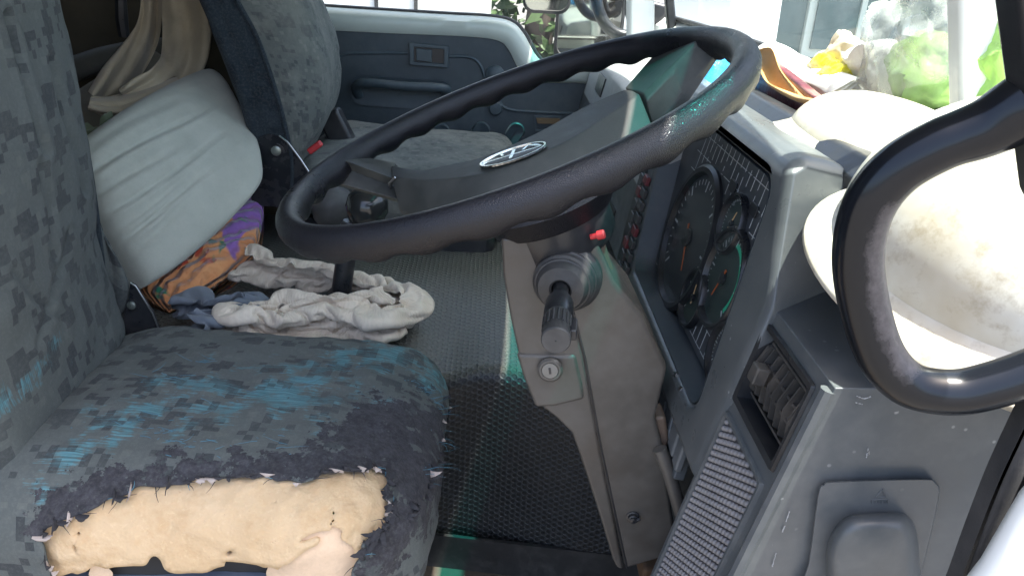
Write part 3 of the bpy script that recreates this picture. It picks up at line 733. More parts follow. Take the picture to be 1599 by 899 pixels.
# lower switch panel with four ribbed keys (right of the column)
kt = [(1050.5, 585), (1058, 608), (1067, 636), (1077, 666), (1084, 690)]; kb = [(1034, 619), (1045, 660), (1053, 692), (1060, 720), (1066, 742)]
fpoly([(1046, 578), (1090, 692), (1068, 752), (1030, 618)], -.022, .012, 'key_panel', M['inner'], dash, .002)
for k in range(4):
    lerp = lambda a, b, t: (a[0]*(1-t)+b[0]*t, a[1]*(1-t)+b[1]*t)
    fpoly([lerp(kt[k], kt[k+1], .06), lerp(kt[k], kt[k+1], .9), lerp(kb[k], kb[k+1], .9), lerp(kb[k], kb[k+1], .06)], -.010, .009, 'blank_key', M['dash'], dash, .003)
    MB().lathe([(.003, 0), (.003, .003), (.0005, .004)], FP(*fpx(kt[k][0]+3, kt[k][1]-1, .003), .0), DN, 10, caps=False).build('screw', M['metal'], dash)
# dash top: black trim rail, pale top sheet, raised centre
MB().prism([(.300, -.10, 1.59), (.318, -.10, 1.605), (.345, -.10, 1.60), (.345, -.10, 1.55), (.300, -.10, 1.55)], (0, .46, 0)).build('top_rail', M['black'], dash, bevel=.005)
MB().prism([(.346, -.04, 1.50), (.346, -.04, 1.553), (.47, -.04, 1.565), (.47, -.04, 1.50)], (0, 1.27, 0)).build('top_shelf', M['dashtop'], dash, bevel=.004)
MB().prism([FP(.33, .10, .002), FP(.33, .195, .002), FP(.33, .207, -.01), (.36, .33, 1.548), (.36, .33, 1.45)], (0, .88, 0)).build('passenger_top', M['dashtop'], dash, bevel=.006)
# far end details: vent slot in the passenger end
y_, s_ = fpx(935, 148)
MB().prism([FP(y_-.05, .14, .001), FP(y_+.05, .14, .001), FP(y_+.05, .18, .001), FP(y_-.05, .18, .001)], DN*.004).build('side_vent', M['black'], dash, bevel=.001)

# ================================================================== STEERING WHEEL
WC = np.array((.013, -.004, 1.60)); _t = .389
WN = np.array((-math.sin(_t), -.026, math.cos(_t))); WN /= np.linalg.norm(WN)
E1 = np.cross((0, 1, 0), WN); E1 /= np.linalg.norm(E1); E2 = np.cross(WN, E1)
def W(a, b, c=0.0): return WC+E1*a+E2*b+WN*c
def wl(px, py, off=0.0):
    q = PL(px, py, WC+off*WN, WN)-WC; return float(q @ E1), float(q @ E2)
wheel = thing('steering_wheel', 'large black two spoke steering wheel with silver oval emblem', 'steering wheel', tuple(WC))
RR = .2145; NB = 240; NS = 18
loops = []
for i in range(NB):
    a = 2*math.pi*i/NB; L = []
    lob = math.cos(a*30)
    for j in range(NS):
        p_ = 2*math.pi*j/NS; cr, ca = math.cos(p_), math.sin(p_)
        ra = .0120*cr; ax = .0146*ca
        if ca < 0:
            k = (-ca)**1.5*max(0, min(1, (1.0-abs(math.cos(a/1.0+.0))*0)))
            ax -= k*.0022*lob; ra *= 1-.12*(-ca)
            if cr < 0: ra -= .0008*lob*(-ca)
        L.append(W((RR+ra)*math.cos(a), (RR+ra)*math.sin(a), ax))
    loops.append(L)
MB().loops(loops, True).build('rim', M['rim'], wheel, smooth=180)
# pad (hub cover) : cross sections along E1
def padsec(a, yf, yn, h, ynb, yfb, hb):
    return [W(a, yfb, hb), W(a, yf, h-.006), W(a, yf-.004, h), W(a, (yf+yn)/2, h+.0018), W(a, yn+.006, h), W(a, yn, h-.005), W(a, ynb, hb)]
Ld = wl(556, 246, -.006); 
secs = []
far = [(611, 255), (655, 262), (690, 256), (748, 243), (800, 222), (850, 198), (900, 170), (945, 149), (976, 137)]
near = [(611, 277), (653, 283), (700, 281), (746, 275), (800, 259), (850, 239), (899, 214), (950, 181), (1000, 148)]
for (f_, n2) in zip(far, near):
    h = -.022
    fa, fb = wl(*f_, h); na, nb_ = wl(*n2, h)
    aa = (fa+na)/2
    secs.append([W(fa, fb+.010, -.056), W(fa, fb, h-.008), W(fa, fb-.004, h-.001), W(aa, (fb+nb_)/2, h+.001), W(na, nb_+.004, h), W(na, nb_-.003, h-.005), W(na*1.0, nb_-.026, -.050), W(na, nb_-.024, -.056)])
# densify along the pad
sp = []
for j in range(len(secs[0])): sp.append(spline([s_[j] for s_ in secs], 5))
secs2 = [[sp[j][i] for j in range(len(sp))] for i in range(len(sp[0]))]
MB().loops(secs2, False, True, True).build('hub_pad', M['pad'], wheel, smooth=38, bevel=.002)
# spokes
def spoke(root, tip, name='spoke'):
    tip = [np.array(q)+(np.array(q)-WC)*.045 for q in tip]
    m_ = [spline([a, (np.array(a)*.5+np.array(b)*.5), b], 5) for a, b in zip(root, tip)]
    lp = [[m_[j][i] for j in range(len(m_))] for i in range(len(m_[0]))]
    return MB().loops(lp, False, True, True).build(name, M['pad'], wheel, smooth=30, bevel=.0025)
def WP(px, py, off): a, b = wl(px, py, off); return W(a, b, off)
# front spoke: far edge, ridge, near lower edge
rt = [WP(975, 138, -.026), WP(1004, 146, -.024), WP(1009, 158, -.03), WP(1016, 206, -.062), W(.13, .02, -.07)]
tp = [WP(1040, 58, .000), WP(1079, 66, .006), WP(1082, 72, .002), WP(1104, 92, -.010), W(.205, .05, -.012)]
spoke(rt, tp)
rt = [WP(616, 254, -.026), WP(618, 280, -.026), WP(612, 290, -.034), WP(628, 318, -.062), W(-.09, .03, -.065)]
tp = [WP(560, 240, .004), WP(545, 248, .006), WP(536, 256, .0), WP(528, 283, -.012), W(-.19, .09, -.014)]
spoke(rt, tp)
# chrome seam clip where pad meets rear spoke
MB().tube([WP(617, 277, -.021), WP(607, 287, -.026), WP(613, 300, -.045), WP(628, 318, -.06)], .0012, 6).build('pad_seam', M['metal'], wheel)
# boss under the hub and hub sleeve
MB().lathe([(.040, -.040), (.056, -.066), (.056, -.118), (.05, -.126), (.03, -.127)], W(.012, -.004, 0), WN, 40).build('boss', M['black'], wheel, smooth=40)
MB().lathe([(.070, -.060), (.074, -.068), (.06, -.09)], W(.012, -.004, 0), WN, 40, caps=False).build('boss_skirt', M['rim'], wheel, smooth=40)
# emblem: chrome oval with a stylised mark of two wings, a crossbar and a centre post
ec = wl(801, 242, -.0195); eA = np.array(wl(854, 226, -.0195))-ec; rA = np.linalg.norm(eA); eA /= rA; eB = np.array((-eA[1], eA[0])); rB = rA*.62
def EP(u, v, d=0): q = np.array(ec)+eA*u*rA+eB*v*rB; return W(q[0], q[1], -.0200+d)
ring = MB(); N_ = 48
ring.loops([[EP(math.cos(t)*k, math.sin(t)*k, d) for k, d in ((1, 0), (.985, .0018), (.93, .0018), (.91, .0)) for _ in (0,)] for t in np.linspace(0, 2*math.pi, N_, endpoint=False)], True, ring=False)
em = ring.build('emblem', M['chrome'], wheel, smooth=30)
MB().add([EP(math.cos(t)*.9, math.sin(t)*.9, .0004) for t in np.linspace(0, 2*math.pi, N_, endpoint=False)], [tuple(range(N_))]).build('emblem_ground', M['pad'], em, recalc=False)
mk = MB()
def strip_(pts, w_, d=.0021):
    pts = [np.array(q, float) for q in pts]
    for a, b in zip(pts[:-1], pts[1:]):
        t_ = (b-a)/np.linalg.norm(b-a); n_2 = np.array((-t_[1], t_[0]))*w_/2
        mk.prism([EP(*(a+n_2)), EP(*(a-n_2)), EP(*(b-n_2)), EP(*(b+n_2))], WN*d)
strip_([(-.86, -.16), (.86, -.16)], .09); strip_([(0, -.62), (0, .55)], .10)
strip_([(-.84, -.05), (-.42, .62)], .09); strip_([(.84, -.05), (.42, .62)], .09); strip_([(-.3, .08), (-.42, .62)], .08); strip_([(.3, .08), (.42, .62)], .08)
mk.build('emblem_mark', M['chrome'], em, smooth=0)

# ================================================================== STEERING COLUMN
colm = thing('steering_column', 'grey plastic steering column cover with stalk and key lock', 'steering column', (.12, 0, 1.3))
YC = -.052
def Cp(px, py, d=0): return P(px, py, y=YC-d)
left = [(783, 372), (786, 430), (798, 500), (808, 545), (816, 585), (832, 625), (868, 652), (893, 676), (906, 712), (938, 810), (957, 874), (964, 887), (974, 890), (937, 700), (912, 560), (880, 430), (872, 368)]
right = [(869, 366), (874, 430), (907, 560), (932, 700), (977, 889), (1062, 864), (1050, 800), (1034, 690), (1024, 652), (1043, 575), (1004, 492), (960, 440), (930, 372), (922, 345), (905, 340), (880, 352)]
MB().prism([Cp(*q, .0018) for q in left], (0, .105, 0)).build('shroud_half', M['column'], colm, bevel=.005, seg=3)
MB().prism([Cp(*q) for q in right], (0, .105, 0)).build('shroud_half', M['column'], colm, bevel=.011, seg=3)
MB().tube([Cp(*q, .0002) for q in ((874, 368), (881, 430), (914, 560), (939, 700), (979, 886))], .0009, 6).build('seam', M['black'], colm)
# ignition step and lock
lk = [(806, 546), (862, 548), (898, 548), (908, 590), (912, 617), (866, 628), (836, 630), (820, 590)]
MB().prism([Cp(*q, -.004) for q in lk], (0, -.0085, 0)).build('lock_housing', M['column'], colm, bevel=.009, seg=4)
lc = Cp(859, 577, .010); LA = np.array((-.12, -1, .12))
MB().lathe([(.0125, -.002), (.0125, .001), (.0105, .003), (.0085, .0032), (.0075, .0015)], lc, LA, 28, caps=False).build('lock_bezel', M['column'], colm, smooth=30)
kl = MB().lathe([(.0078, .001), (.0078, .003), (.0005, .0034)], lc, LA, 24, caps=False).build('lock_barrel', simple('worn_grey_metal', (.16, .16, .155), .4, .6), colm, smooth=30)
MB().box(lc+LA/np.linalg.norm(LA)*.0034, (.0022, .0012, .0062), Matrix.Rotation(R(-12), 3, 'Y')).build('key_slot', M['black'], kl)
# stalk: rubber bellows then lever with grip
sb = Cp(884, 432, -.004); st1 = P(868, 532, y=YC-.115); SA = (st1-sb); SL = np.linalg.norm(SA); SAn = SA/SL
bl = [(.034, -.004), (.034, .004), (.0305, .008), (.0305, .011), (.029, .012), (.0285, .017), (.0265, .019), (.026, .021), (.0245, .0215), (.0235, .026), (.021, .030), (.0105, .032), (.0085, .030)]
bax = np.array((-.25, -1, -.02)); bax /= np.linalg.norm(bax)
MB().lathe(bl, sb, bax, 40, caps=False).build('bellows', M['bellows'], colm, smooth=25)
s0 = sb+bax*.028
def LV(prof, name, m, par=None, n=28, smooth=30):
    return MB().lathe(prof, s0, (st1-s0)/np.linalg.norm(st1-s0), n, caps=False).build(name, m, par or colm, smooth=smooth)
TL = np.linalg.norm(st1-s0)
lever = LV([(.0072, -.004), (.0072, TL*.12), (.0088, TL*.2), (.0125, TL*.32), (.0128, TL*.55), (.0115, TL*.58), (.0118, TL*.62)], 'stalk_lever', M['black'])
rb = MB(); axl = Vector((st1-s0)/np.linalg.norm(st1-s0))
LV([(.0113, TL*.58), (.0118, TL*.60), (.0118, TL*.86), (.0122, TL*.87), (.0122, TL*.985), (.0112, TL), (.0005, TL*1.004)], 'stalk_grip', M['bellows'], lever)
xr = Vector((0, 0, 1)); xr = (xr-axl*xr.dot(axl)).normalized(); yr = axl.cross(xr)
for k in range(18):
    a = 2*math.pi*k/18; d_ = xr*math.cos(a)+yr*math.sin(a); o0 = Vector(s0)+d_*.0118
    rb.tube([o0+axl*TL*.64, o0+axl*TL*.84], .0011, 5)
rb.build('grip_ribs', M['bellows'], lever, smooth=60)
tb = Vector(s0)+axl*TL*.80+xr*.001+Vector((.0135, 0, .0))
MB().box(tb, (.006, .022, .010), axl.to_track_quat('Y', 'Z').to_matrix()).build('grip_tab', M['black'], lever, bevel=.0015)
# red button, screw with tilt knob, bracket and rod at the front edge
ra, rb_ = P(922, 370, y=-.056), P(950, 364, y=-.060)
rp = MB().lathe([(.0026, 0), (.0026, .006), (.0042, .0065), (.0042, .0125), (.0034, .0135), (.0005, .0138)], ra, rb_-ra, 12, caps=False); rp.build('hazard_knob', M['red'], colm, smooth=30)
sk = Cp(988, 806, .0)
MB().lathe([(.0075, -.001), (.0072, .002), (.0055, .0025), (.005, .006), (.0035, .0065), (.0035, .0085), (.0005, .009)], sk, (-.1, -1, .1), 18, caps=False).build('cover_screw', M['black'], colm, smooth=30)
MB().box(sk+np.array((.0035, -.007, .001)), (.008, .003, .003), Matrix.Rotation(R(-35), 3, 'Y')).build('screw_tab', M['black'], colm, bevel=.0006)
br = [P(*q, y=-.045) for q in ((1022, 652), (1040, 650), (1046, 690), (1034, 716), (1018, 700), (1014, 675))]
MB().prism(br, (0, .03, 0)).build('tilt_bracket', simple('brown_grimy_metal', (.12, .085, .062), .55), colm, bevel=.004)
MB().tube([P(1030, 700, y=-.06), P(1044, 735, y=-.065), P(1068, 815, y=-.075), P(1092, 905, y=-.085), P(1110, 980, y=-.09)], .0075, 10).build('tilt_lever', M['column'], colm)
MB().box(P(1028, 880, y=.02), (.05, .05, .03)).build('shaft_joint', simple('rusty_metal', (.13, .075, .04), .7, .2), colm, bevel=.006)
# collar cut at the head of the shroud and the shaft
MB().lathe([(.040, -.20), (.040, -.12), (.03, -.118)], W(.012, -.004, 0), WN, 32).build('shaft_collar', simple('brown_collar', (.10, .075, .055), .6), colm, smooth=30)

# ================================================================== GRAB HANDLE
grab = thing('grab_handle', 'worn black tubular grab handle on the near windscreen pillar', 'grab handle', tuple(P(1600, 190, y=-.37)))
gp = [(1640, 150), (1598, 168), (1540, 200), (1465, 228), (1398, 268), (1355, 325), (1340, 400), (1350, 480), (1376, 555), (1420, 600), (1490, 612), (1560, 598), (1640, 570)]
gy = [-.372, -.37, -.366, -.362, -.358, -.355, -.353, -.353, -.355, -.358, -.362, -.366, -.37]
gpts = spline([P(*q, y=yy) for q, yy in zip(gp, gy)], 8)
gr_ = [.0118]*len(gpts)
for i in range(len(gpts)):
    t = i/(len(gpts)-1)
    gr_[i] = .0122+.0045*max(0, 1-t/.22)
gm_ = NT('worn_black_tube')
o = gm_.tc(); wr = gm_.attr('wear'); nn = gm_.noise(o, 70, 6, .7); n2_ = gm_.noise(gm_.map(o, (30, 30, 30)), 9, 4, .7)
wmk = gm_.ramp(gm_.math('ADD', gm_.math('MULTIPLY', gm_.math('SUBTRACT', nn, .5), .7), wr), .44, .66)
gm_.base(gm_.mix(wmk, (.006, .0075, .0105), gm_.mix(gm_.ramp(n2_, .35, .7), (.05, .046, .048), (.085, .078, .08)))); gm_.rough(gm_.math('ADD', gm_.math('MULTIPLY', wmk, .14), .2)); gm_.bump(wmk, .25, -.0006); gm_.spec(.35)
hb_ = MB().tube(gpts, gr_, 20, up=(0, 1, 0)).build('grip_bar', gm_.m, grab, smooth=180)
me = hb_.data; at = me.attributes.new('wear', 'FLOAT', 'POINT')
gc_ = np.mean(gpts, axis=0)
for i, v in enumerate(me.vertices):
    p = np.array(v.co); j = int(np.argmin(np.linalg.norm(np.array(gpts)-p, axis=1))); d = (p-gpts[j]); d /= np.linalg.norm(d)+1e-9
    tq = j/(len(gpts)-1)
    inner = np.dot(d, (gc_-gpts[j])/np.linalg.norm(gc_-gpts[j])); front = -d[1]
    k = max(0, min(1, (tq-.30)/.1))*max(0, min(1, (.80-tq)/.1))
    at.data[i].value = k*(.12+.55*max(0, inner+.1)+.25*front)

# ================================================================== SEATS
fab_back = fabric_camo('driver_seat_fabric', (.090, .102, .097), (.027, .032, .036), (.135, .145, .13), .0088, thr=.53, faded=.25, blue=(.045, .135, .155))
fab_pass = fabric_camo('passenger_seat_fabric', (.105, .115, .105), (.045, .052, .054), (.22, .22, .19), .006, wear=False, thr=.58, faded=.6, mk=.7)
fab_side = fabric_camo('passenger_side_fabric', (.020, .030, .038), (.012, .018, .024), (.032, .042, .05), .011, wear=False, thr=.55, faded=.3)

ft = NT('yellow_foam'); o = ft.tc()
n1 = ft.noise(o, 7, 5, .6); n2 = ft.noise(o, 160, 4, .7); v_ = ft.voro(o, 260)
c = ft.mix(ft.ramp(n1, .3, .7), (.49, .35, .20), (.60, .455, .29)); c = ft.mix(ft.math('MULTIPLY', ft.ramp(ft.noise(o, 13, 6, .75), .50, .70), .6), c, (.42, .26, .12))
c = ft.mix(ft.math('MULTIPLY', ft.ramp(n2, .55, .75), .25), c, (.8, .66, .42))
ft.base(c); ft.rough(.95); ft.spec(.1); ft.bump(ft.math('ADD', n2, v_), .35, .0012); ft.bump(ft.noise(o, 24, 5, .65), .4, .005); ft.bump(ft.ramp(ft.voro(o, 95), .12, .0), .35, -.002)
ft.b.inputs['Subsurface Weight'].default_value = .12; ft.b.inputs['Subsurface Radius'].default_value = (.01, .006, .003); ft.b.inputs['Subsurface Scale'].default_value = .4
M['foam'] = ft.m
M['scrim'] = cloth('cream_scrim', (.55, .40, .26), (.64, .48, .33), weave=380, wb=.9)
M['pan'] = plastic('blue_grey_pan', (.12, .15, .2), .45, 700, .1, .2)

dseat = thing('driver_seat', 'torn driver seat in faded grey camouflage fabric with exposed yellow foam', 'seat', (-.25, .08, .8))
# cushion -------------------------------------------------
cc = np.array((-.301, .082, 1.165)); ch = np.array((.240, .228, .105))
def cush_def(inset):
    def f(p, n):
        x, y, z = p
        q = p.copy()
        tz = max(0, (z+.02)/.125)
        q[2] += tz*(.022*(1-(x/.26)**2)*(1-(y/.23)**2)) - tz*.115*(y+.16) + tz*.012*(-x/.26)
        # bulged front edge and sag towards the near corner
        q[0] += .012*max(0, x/.26)*(1-(y/.23)**2)
        nz = fbm((x, y, z), 9, 3)*.006+fbm((x+3, y, z), 30, 3)*.0022
        q += n*(nz-inset)
        return q
    return f
V1, F1, U1 = rbox(cc, ch, (.10, .085, .085), .0042, cush_def(0), faces='XyYZ', pw=2.2)
pp = proj(V1)
jit = np.array([(fbm(v, 60, 3), fbm(v+7, 60, 3)) for v in V1])*9 + np.array([(fbm(v, 190, 2), fbm(v+5, 190, 2)) for v in V1])*4
tear = [(63, 824), (98, 812), (135, 800), (171, 784), (234, 759), (315, 746), (374, 741), (405, 744), (432, 747), (477, 752), (509, 738), (563, 731), (604, 735), (612, 752), (606, 779), (618, 795), (599, 824), (570, 850), (554, 885), (540, 1000), (40, 1000), (78, 892), (60, 850)]
fc = np.array([V1[list(f)].mean(0) for f in F1]); fpp = proj(fc)
fj = np.array([jit[list(f)].mean(0) for f in F1])
U, S0 = np.unique(np.array([f[0] for f in F1]), return_counts=True)
facing = np.array([np.dot(np.cross(V1[f[1]]-V1[f[0]], V1[f[2]]-V1[f[0]]), CAM-V1[f[0]]) for f in F1]) > 0
nearside = fc[:, 1] < .02
intear = inpoly(fpp+fj, tear) & nearside
def mkmesh(name, V, F, UV, keep, m, par, attrs=None, smooth=180, sb=0):
    idx = [i for i in range(len(F)) if keep[i]]
    used = sorted({v for i in idx for v in F[i]}); mp = {v: k for k, v in enumerate(used)}
    me = bpy.data.meshes.new(name); me.from_pydata([tuple(V[u]) for u in used], [], [tuple(mp[v] for v in F[i]) for i in idx])
    L = me.uv_layers.new(name='UVMap'); L.data.foreach_set('uv', np.array([c for i in idx for c in UV[i]]).ravel())
    if sb:
        bm = bmesh.new(); bm.from_mesh(me); bv = [v for v in bm.verts if v.is_boundary]
        for _ in range(sb):
            nw = {}
            for v in bv:
                nb = [e.other_vert(v).co for e in v.link_edges if e.is_boundary]
                if len(nb) == 2: nw[v] = v.co*.4+(nb[0]+nb[1])*.3
            for v, c in nw.items(): v.co = c
        bm.to_mesh(me); bm.free()
    for k, arr in (attrs or {}).items():
        a = me.attributes.new(k, 'FLOAT', 'POINT'); a.data.foreach_set('value', np.array([arr[u] for u in used], dtype=np.float32))
    return link(name, me, m, par, smooth)
# wear masks live on the cloth itself
darkzone = [(60, 830), (68, 772), (149, 730), (252, 716), (345, 704), (420, 712), (480, 700), (525, 668), (540, 640), (585, 622), (653, 622), (700, 640), (710, 760), (600, 900), (560, 900), (620, 790), (600, 735), (400, 745), (240, 757)]
inz = inpoly(pp, darkzone); dd = dpoly(pp, darkzone+darkzone[:1])
wdark = np.where(inz, .5+np.minimum(dd, 26)/26*.30, .5-np.minimum(dd, 40)/40*.6)
dt = dpoly(pp, [(63, 824), (135, 800), (234, 759), (400, 743), (604, 735)]); wdark += np.clip(.2-dt/90, 0, .2)
bl1 = dpoly(pp, [(70, 755), (140, 690), (235, 640), (330, 640), (430, 600), (520, 575), (640, 540), (690, 600)])
bl2 = dpoly(pp, [(150, 665), (215, 655), (290, 605), (420, 615), (520, 630)])
bl3 = dpoly(pp, [(300, 553), (345, 545)])
wblue = np.maximum.reduce([.66-bl1/95, .64-bl2/110, .56-dpoly(pp, [(420, 640), (520, 620), (610, 630)])/60, .5-bl3/40])
wblue = np.clip(wblue, -.5, .64)
# loose ragged rim: vertices near the tear curl outward
inv = inpoly(pp+jit, tear)
V1c = V1.copy()
cover = mkmesh('seat_cover', V1c, F1, U1, ~intear, fab_back, dseat, {'wear_dark': wdark, 'wear_blue': wblue}, sb=2)
md = cover.modifiers.new('solid', 'SOLIDIFY'); md.thickness = .003; md.offset = -1
# foam beneath
foamdef = cush_def(.0075)
def foam_d(p, n):
    q = foamdef(p, n); s_ = fbm((p[0], p[1], p[2]), 16, 4)
    q -= n*(.004*max(0, s_)+.002*fbm(p, 70, 2)); return q
V2, F2, U2 = rbox(cc, ch, (.10, .085, .085), .0045, foam_d, faces='yXZ', pw=2.2)
p2 = proj(V2); f2 = np.array([V2[list(f)].mean(0) for f in F2]); fp2 = proj(f2)
j2 = np.array([fbm(f2[i], 70, 3)*7 for i in range(len(F2))])
big = [((q[0]-330)*1.06+330, (q[1]-860)*1.18+860) for q in tear]
bottom = np.interp(fp2[:, 0], [60, 100, 165, 210, 250, 256, 300, 352, 360, 420, 436, 470, 560], [905, 899, 888, 884, 872, 890, 894, 886, 876, 888, 893, 905, 905])
crk = dpoly(fp2, [(472, 846), (487, 838), (500, 834), (514, 836), (527, 832)])
keep = inpoly(fp2, big) & (fp2[:, 1]+j2 < bottom) & (f2[:, 1] < .03) & ~((crk+j2*.5) < 4.6)
crk2 = dpoly(fp2, [(238, 877), (246, 862), (249, 858)]); crk3 = dpoly(fp2, [(346, 885), (355, 866), (360, 860)])
keep &= ~inpoly(fp2+j2[:, None], [(440, 884), (470, 862), (500, 846), (522, 838), (556, 854), (552, 960), (440, 960)])
keep &= ~inpoly(fp2+j2[:, None], [(138, 884), (152, 878), (170, 892), (166, 960), (130, 960)])
keep &= ~(dpoly(fp2, [(519, 792), (522, 806), (517, 818), (524, 832)])+j2*.3 < 1.3) & ~(dpoly(fp2, [(118, 812), (122, 838), (112, 858), (124, 872)])+j2*.4 < 1.6)
keep &= ~(crk2+j2*.4 < 3) & ~(crk3+j2*.4 < 3.5)
fo = mkmesh('exposed_foam', V2, F2, U2, keep, M['foam'], dseat, sb=2)
md = fo.modifiers.new('solid', 'SOLIDIFY'); md.thickness = .012; md.offset = -1
# dark backing under the foam tears, scrim patch, seat pan
V3, F3, U3 = rbox(cc, ch, (.10, .085, .085), .012, cush_def(.026), faces='xXyYzZ', pw=2.2)
mkmesh('cushion_core', V3, F3, U3, np.ones(len(F3), bool), simple('dark_padding', (.03, .028, .026), .95), dseat)
V4, F4, U4 = rbox(cc, ch, (.10, .085, .085), .004, cush_def(.0115), faces='y', pw=2.2)
p4 = proj(np.array([V4[list(f)].mean(0) for f in F4])); n4 = np.array([fbm(V4[f[0]], 60, 3)*9+fbm(V4[f[0]], 160, 2)*8 for f in F4])
scr = inpoly(p4+n4[:, None], [(415, 884), (440, 850), (470, 830), (540, 815), (590, 840), (570, 900), (540, 960), (420, 960)])
V4 = V4+np.array((0, .003, 0.0))
mkmesh('scrim_patch', V4, F4, U4, scr, M['scrim'], dseat, sb=3)
scr = inpoly(p4+n4[:, None], [(140, 880), (155, 876), (170, 892), (166, 960), (130, 960)])
mkmesh('scrim_patch', V4, F4, U4, scr, M['scrim'], dseat, sb=3)
MB().box((-.305, .082, 1.09), (.41, .45, .15)).build('seat_pan', M['pan'], dseat, bevel=.012)
MB().box((-.28, .10, .93), (.36, .34, .26)).build('seat_base', M['black'], dseat, bevel=.02)
# frayed threads and tufts along the tear
edge_cnt = {}
for i in range(len(F1)):
    if intear[i]: continue
    f = F1[i]
    for a, b in zip(f, f[1:]+f[:1]): edge_cnt.setdefault((min(a, b), max(a, b)), []).append(i)
tedge = {}
for i in range(len(F1)):
    if not intear[i]: continue
    f = F1[i]
    for a, b in zip(f, f[1:]+f[:1]):
        k = (min(a, b), max(a, b))
        if k in edge_cnt: tedge[k] = i
FR = {'dark': MB(), 'blue': MB(), 'pale': MB()}
def thread(mb, p, d, ln, r, curl=.6):
    d = np.array(d, float); d /= np.linalg.norm(d)+1e-9; q = np.array(p, float); path = [q.copy()]; sd_ = rng.normal(size=3)*curl
    for k in range(4):
        d = d+sd_*.35+rng.normal(size=3)*.12+np.array((0, 0, -.12)); d /= np.linalg.norm(d); q = q+d*ln/4; path.append(q.copy())
    mb.tube(path, [r, r*.9, r*.75, r*.5, r*.25], 4, caps=False)
def tuft(mb, p, d, up, ln, wd):
    d = np.array(d)/(np.linalg.norm(d)+1e-9); up = np.array(up)/(np.linalg.norm(up)+1e-9); sdv = np.cross(d, up); n = 5; pts = []
    b1 = rng.normal()*.5
    for k in range(n+1):
        t = k/n; w2 = wd*(1-t)**.6*(1+.4*rng.normal()*.5)
        c_ = np.array(p)+d*ln*t+up*(.004*math.sin(t*3)+.004*b1*t*t)+sdv*ln*.3*b1*t*t
        pts.append([c_-sdv*w2/2+up*.0006, c_+sdv*w2/2+up*.0006, c_+sdv*w2/2-up*.0008, c_-sdv*w2/2-up*.0008])
    mb.loops(pts, False, True, True)
tk_ = list(tedge.items())
for (a, b), fi in tk_:
    p = (V1[a]+V1[b])/2; inw = fc[fi]-p; up = CAM-p
    nrm = np.cross(V1[F1[fi][1]]-V1[F1[fi][0]], V1[F1[fi][2]]-V1[F1[fi][0]]); nrm /= np.linalg.norm(nrm)+1e-9
    if np.dot(nrm, CAM-p) < 0: nrm = -nrm
    u = rng.random()
    if u < .16: tuft(FR['dark'], p+nrm*.0005, inw, nrm, rng.uniform(.002, .007), rng.uniform(.006, .018))
    if rng.random() < .15: thread(FR['dark'], p, inw/np.linalg.norm(inw)+nrm*.3, rng.uniform(.006, .02), .0005)
    if rng.random() < .07: thread(FR['blue'], p, inw/np.linalg.norm(inw)+nrm*.5, rng.uniform(.006, .018), .0005)
    if rng.random() < .07: tuft(FR['pale'], p-nrm*.002, inw, nrm, rng.uniform(.003, .008), rng.uniform(.008, .02))
# blue pulled threads lying on the cover and tufts on the front rim
tree = V1
for path, n_t in (([(120, 700), (235, 640), (330, 640), (430, 605), (520, 580), (640, 545), (690, 600)], 36), ([(215, 665), (300, 690), (460, 690)], 40), ([(660, 590), (700, 640), (690, 700), (670, 740)], 50), ([(240, 590), (340, 550)], 16)):
    path = np.array(path, float); sl_ = spline(path, 10)
    for _ in range(n_t):
        q = sl_[rng.integers(len(sl_))]+rng.normal(size=2)*(14, 9)
        j = int(np.argmin(((pp-q)**2).sum(1)+1e4*(np.einsum('ij,ij->i', V1-cc, CAM-V1) < 0)))
        n_3 = V1[j]-cc-np.array((0, 0, -.05)); n_3 /= np.linalg.norm(n_3); n_3[2] = abs(n_3[2])+.3
        thread(FR['blue'], V1[j]+n_3*.001, np.array((rng.choice((-1, 1)), .25+rng.normal()*.3, .04)), rng.uniform(.008, .03), rng.uniform(.0002, .00035), .35)
for _ in range(46):
    q = np.array(spline([(690, 600), (697, 650), (680, 720), (660, 770), (640, 800)], 10)[rng.integers(41)])+rng.normal(size=2)*5
    j = int(np.argmin(((pp-q)**2).sum(1)))
    d_ = np.array((1, -.2, -.2))+rng.normal(size=3)*.5
    tuft(FR['dark' if rng.random() < .75 else 'pale'], V1[j], d_, (0, -1, .6), rng.uniform(.005, .016), rng.uniform(.003, .007))
for _ in range(26):
    q = np.array(spline([(612, 740), (608, 790), (618, 800), (595, 830), (565, 860)], 10)[rng.integers(41)])+rng.normal(size=2)*4
    j = int(np.argmin(((pp-q)**2).sum(1)))
    tuft(FR['dark'], V1[j]+np.array((0, -.004, .002)), np.array((-.6, -.2, -.5))+rng.normal(size=3)*.5, (0, -1, .4), rng.uniform(.008, .02), rng.uniform(.005, .009))
lin = simple('dark_lining_thread', (.03, .03, .034), .95); blt = simple('blue_thread', (.06, .19, .26), .8, 0, .3, 60); plt_ = simple('pale_lining', (.42, .36, .32), .9)
for k, m_ in (('dark', lin), ('blue', blt), ('pale', plt_)):
    tag(FR[k].build('frayed_threads', m_, dseat, smooth=0, recalc=False), kind='stuff')

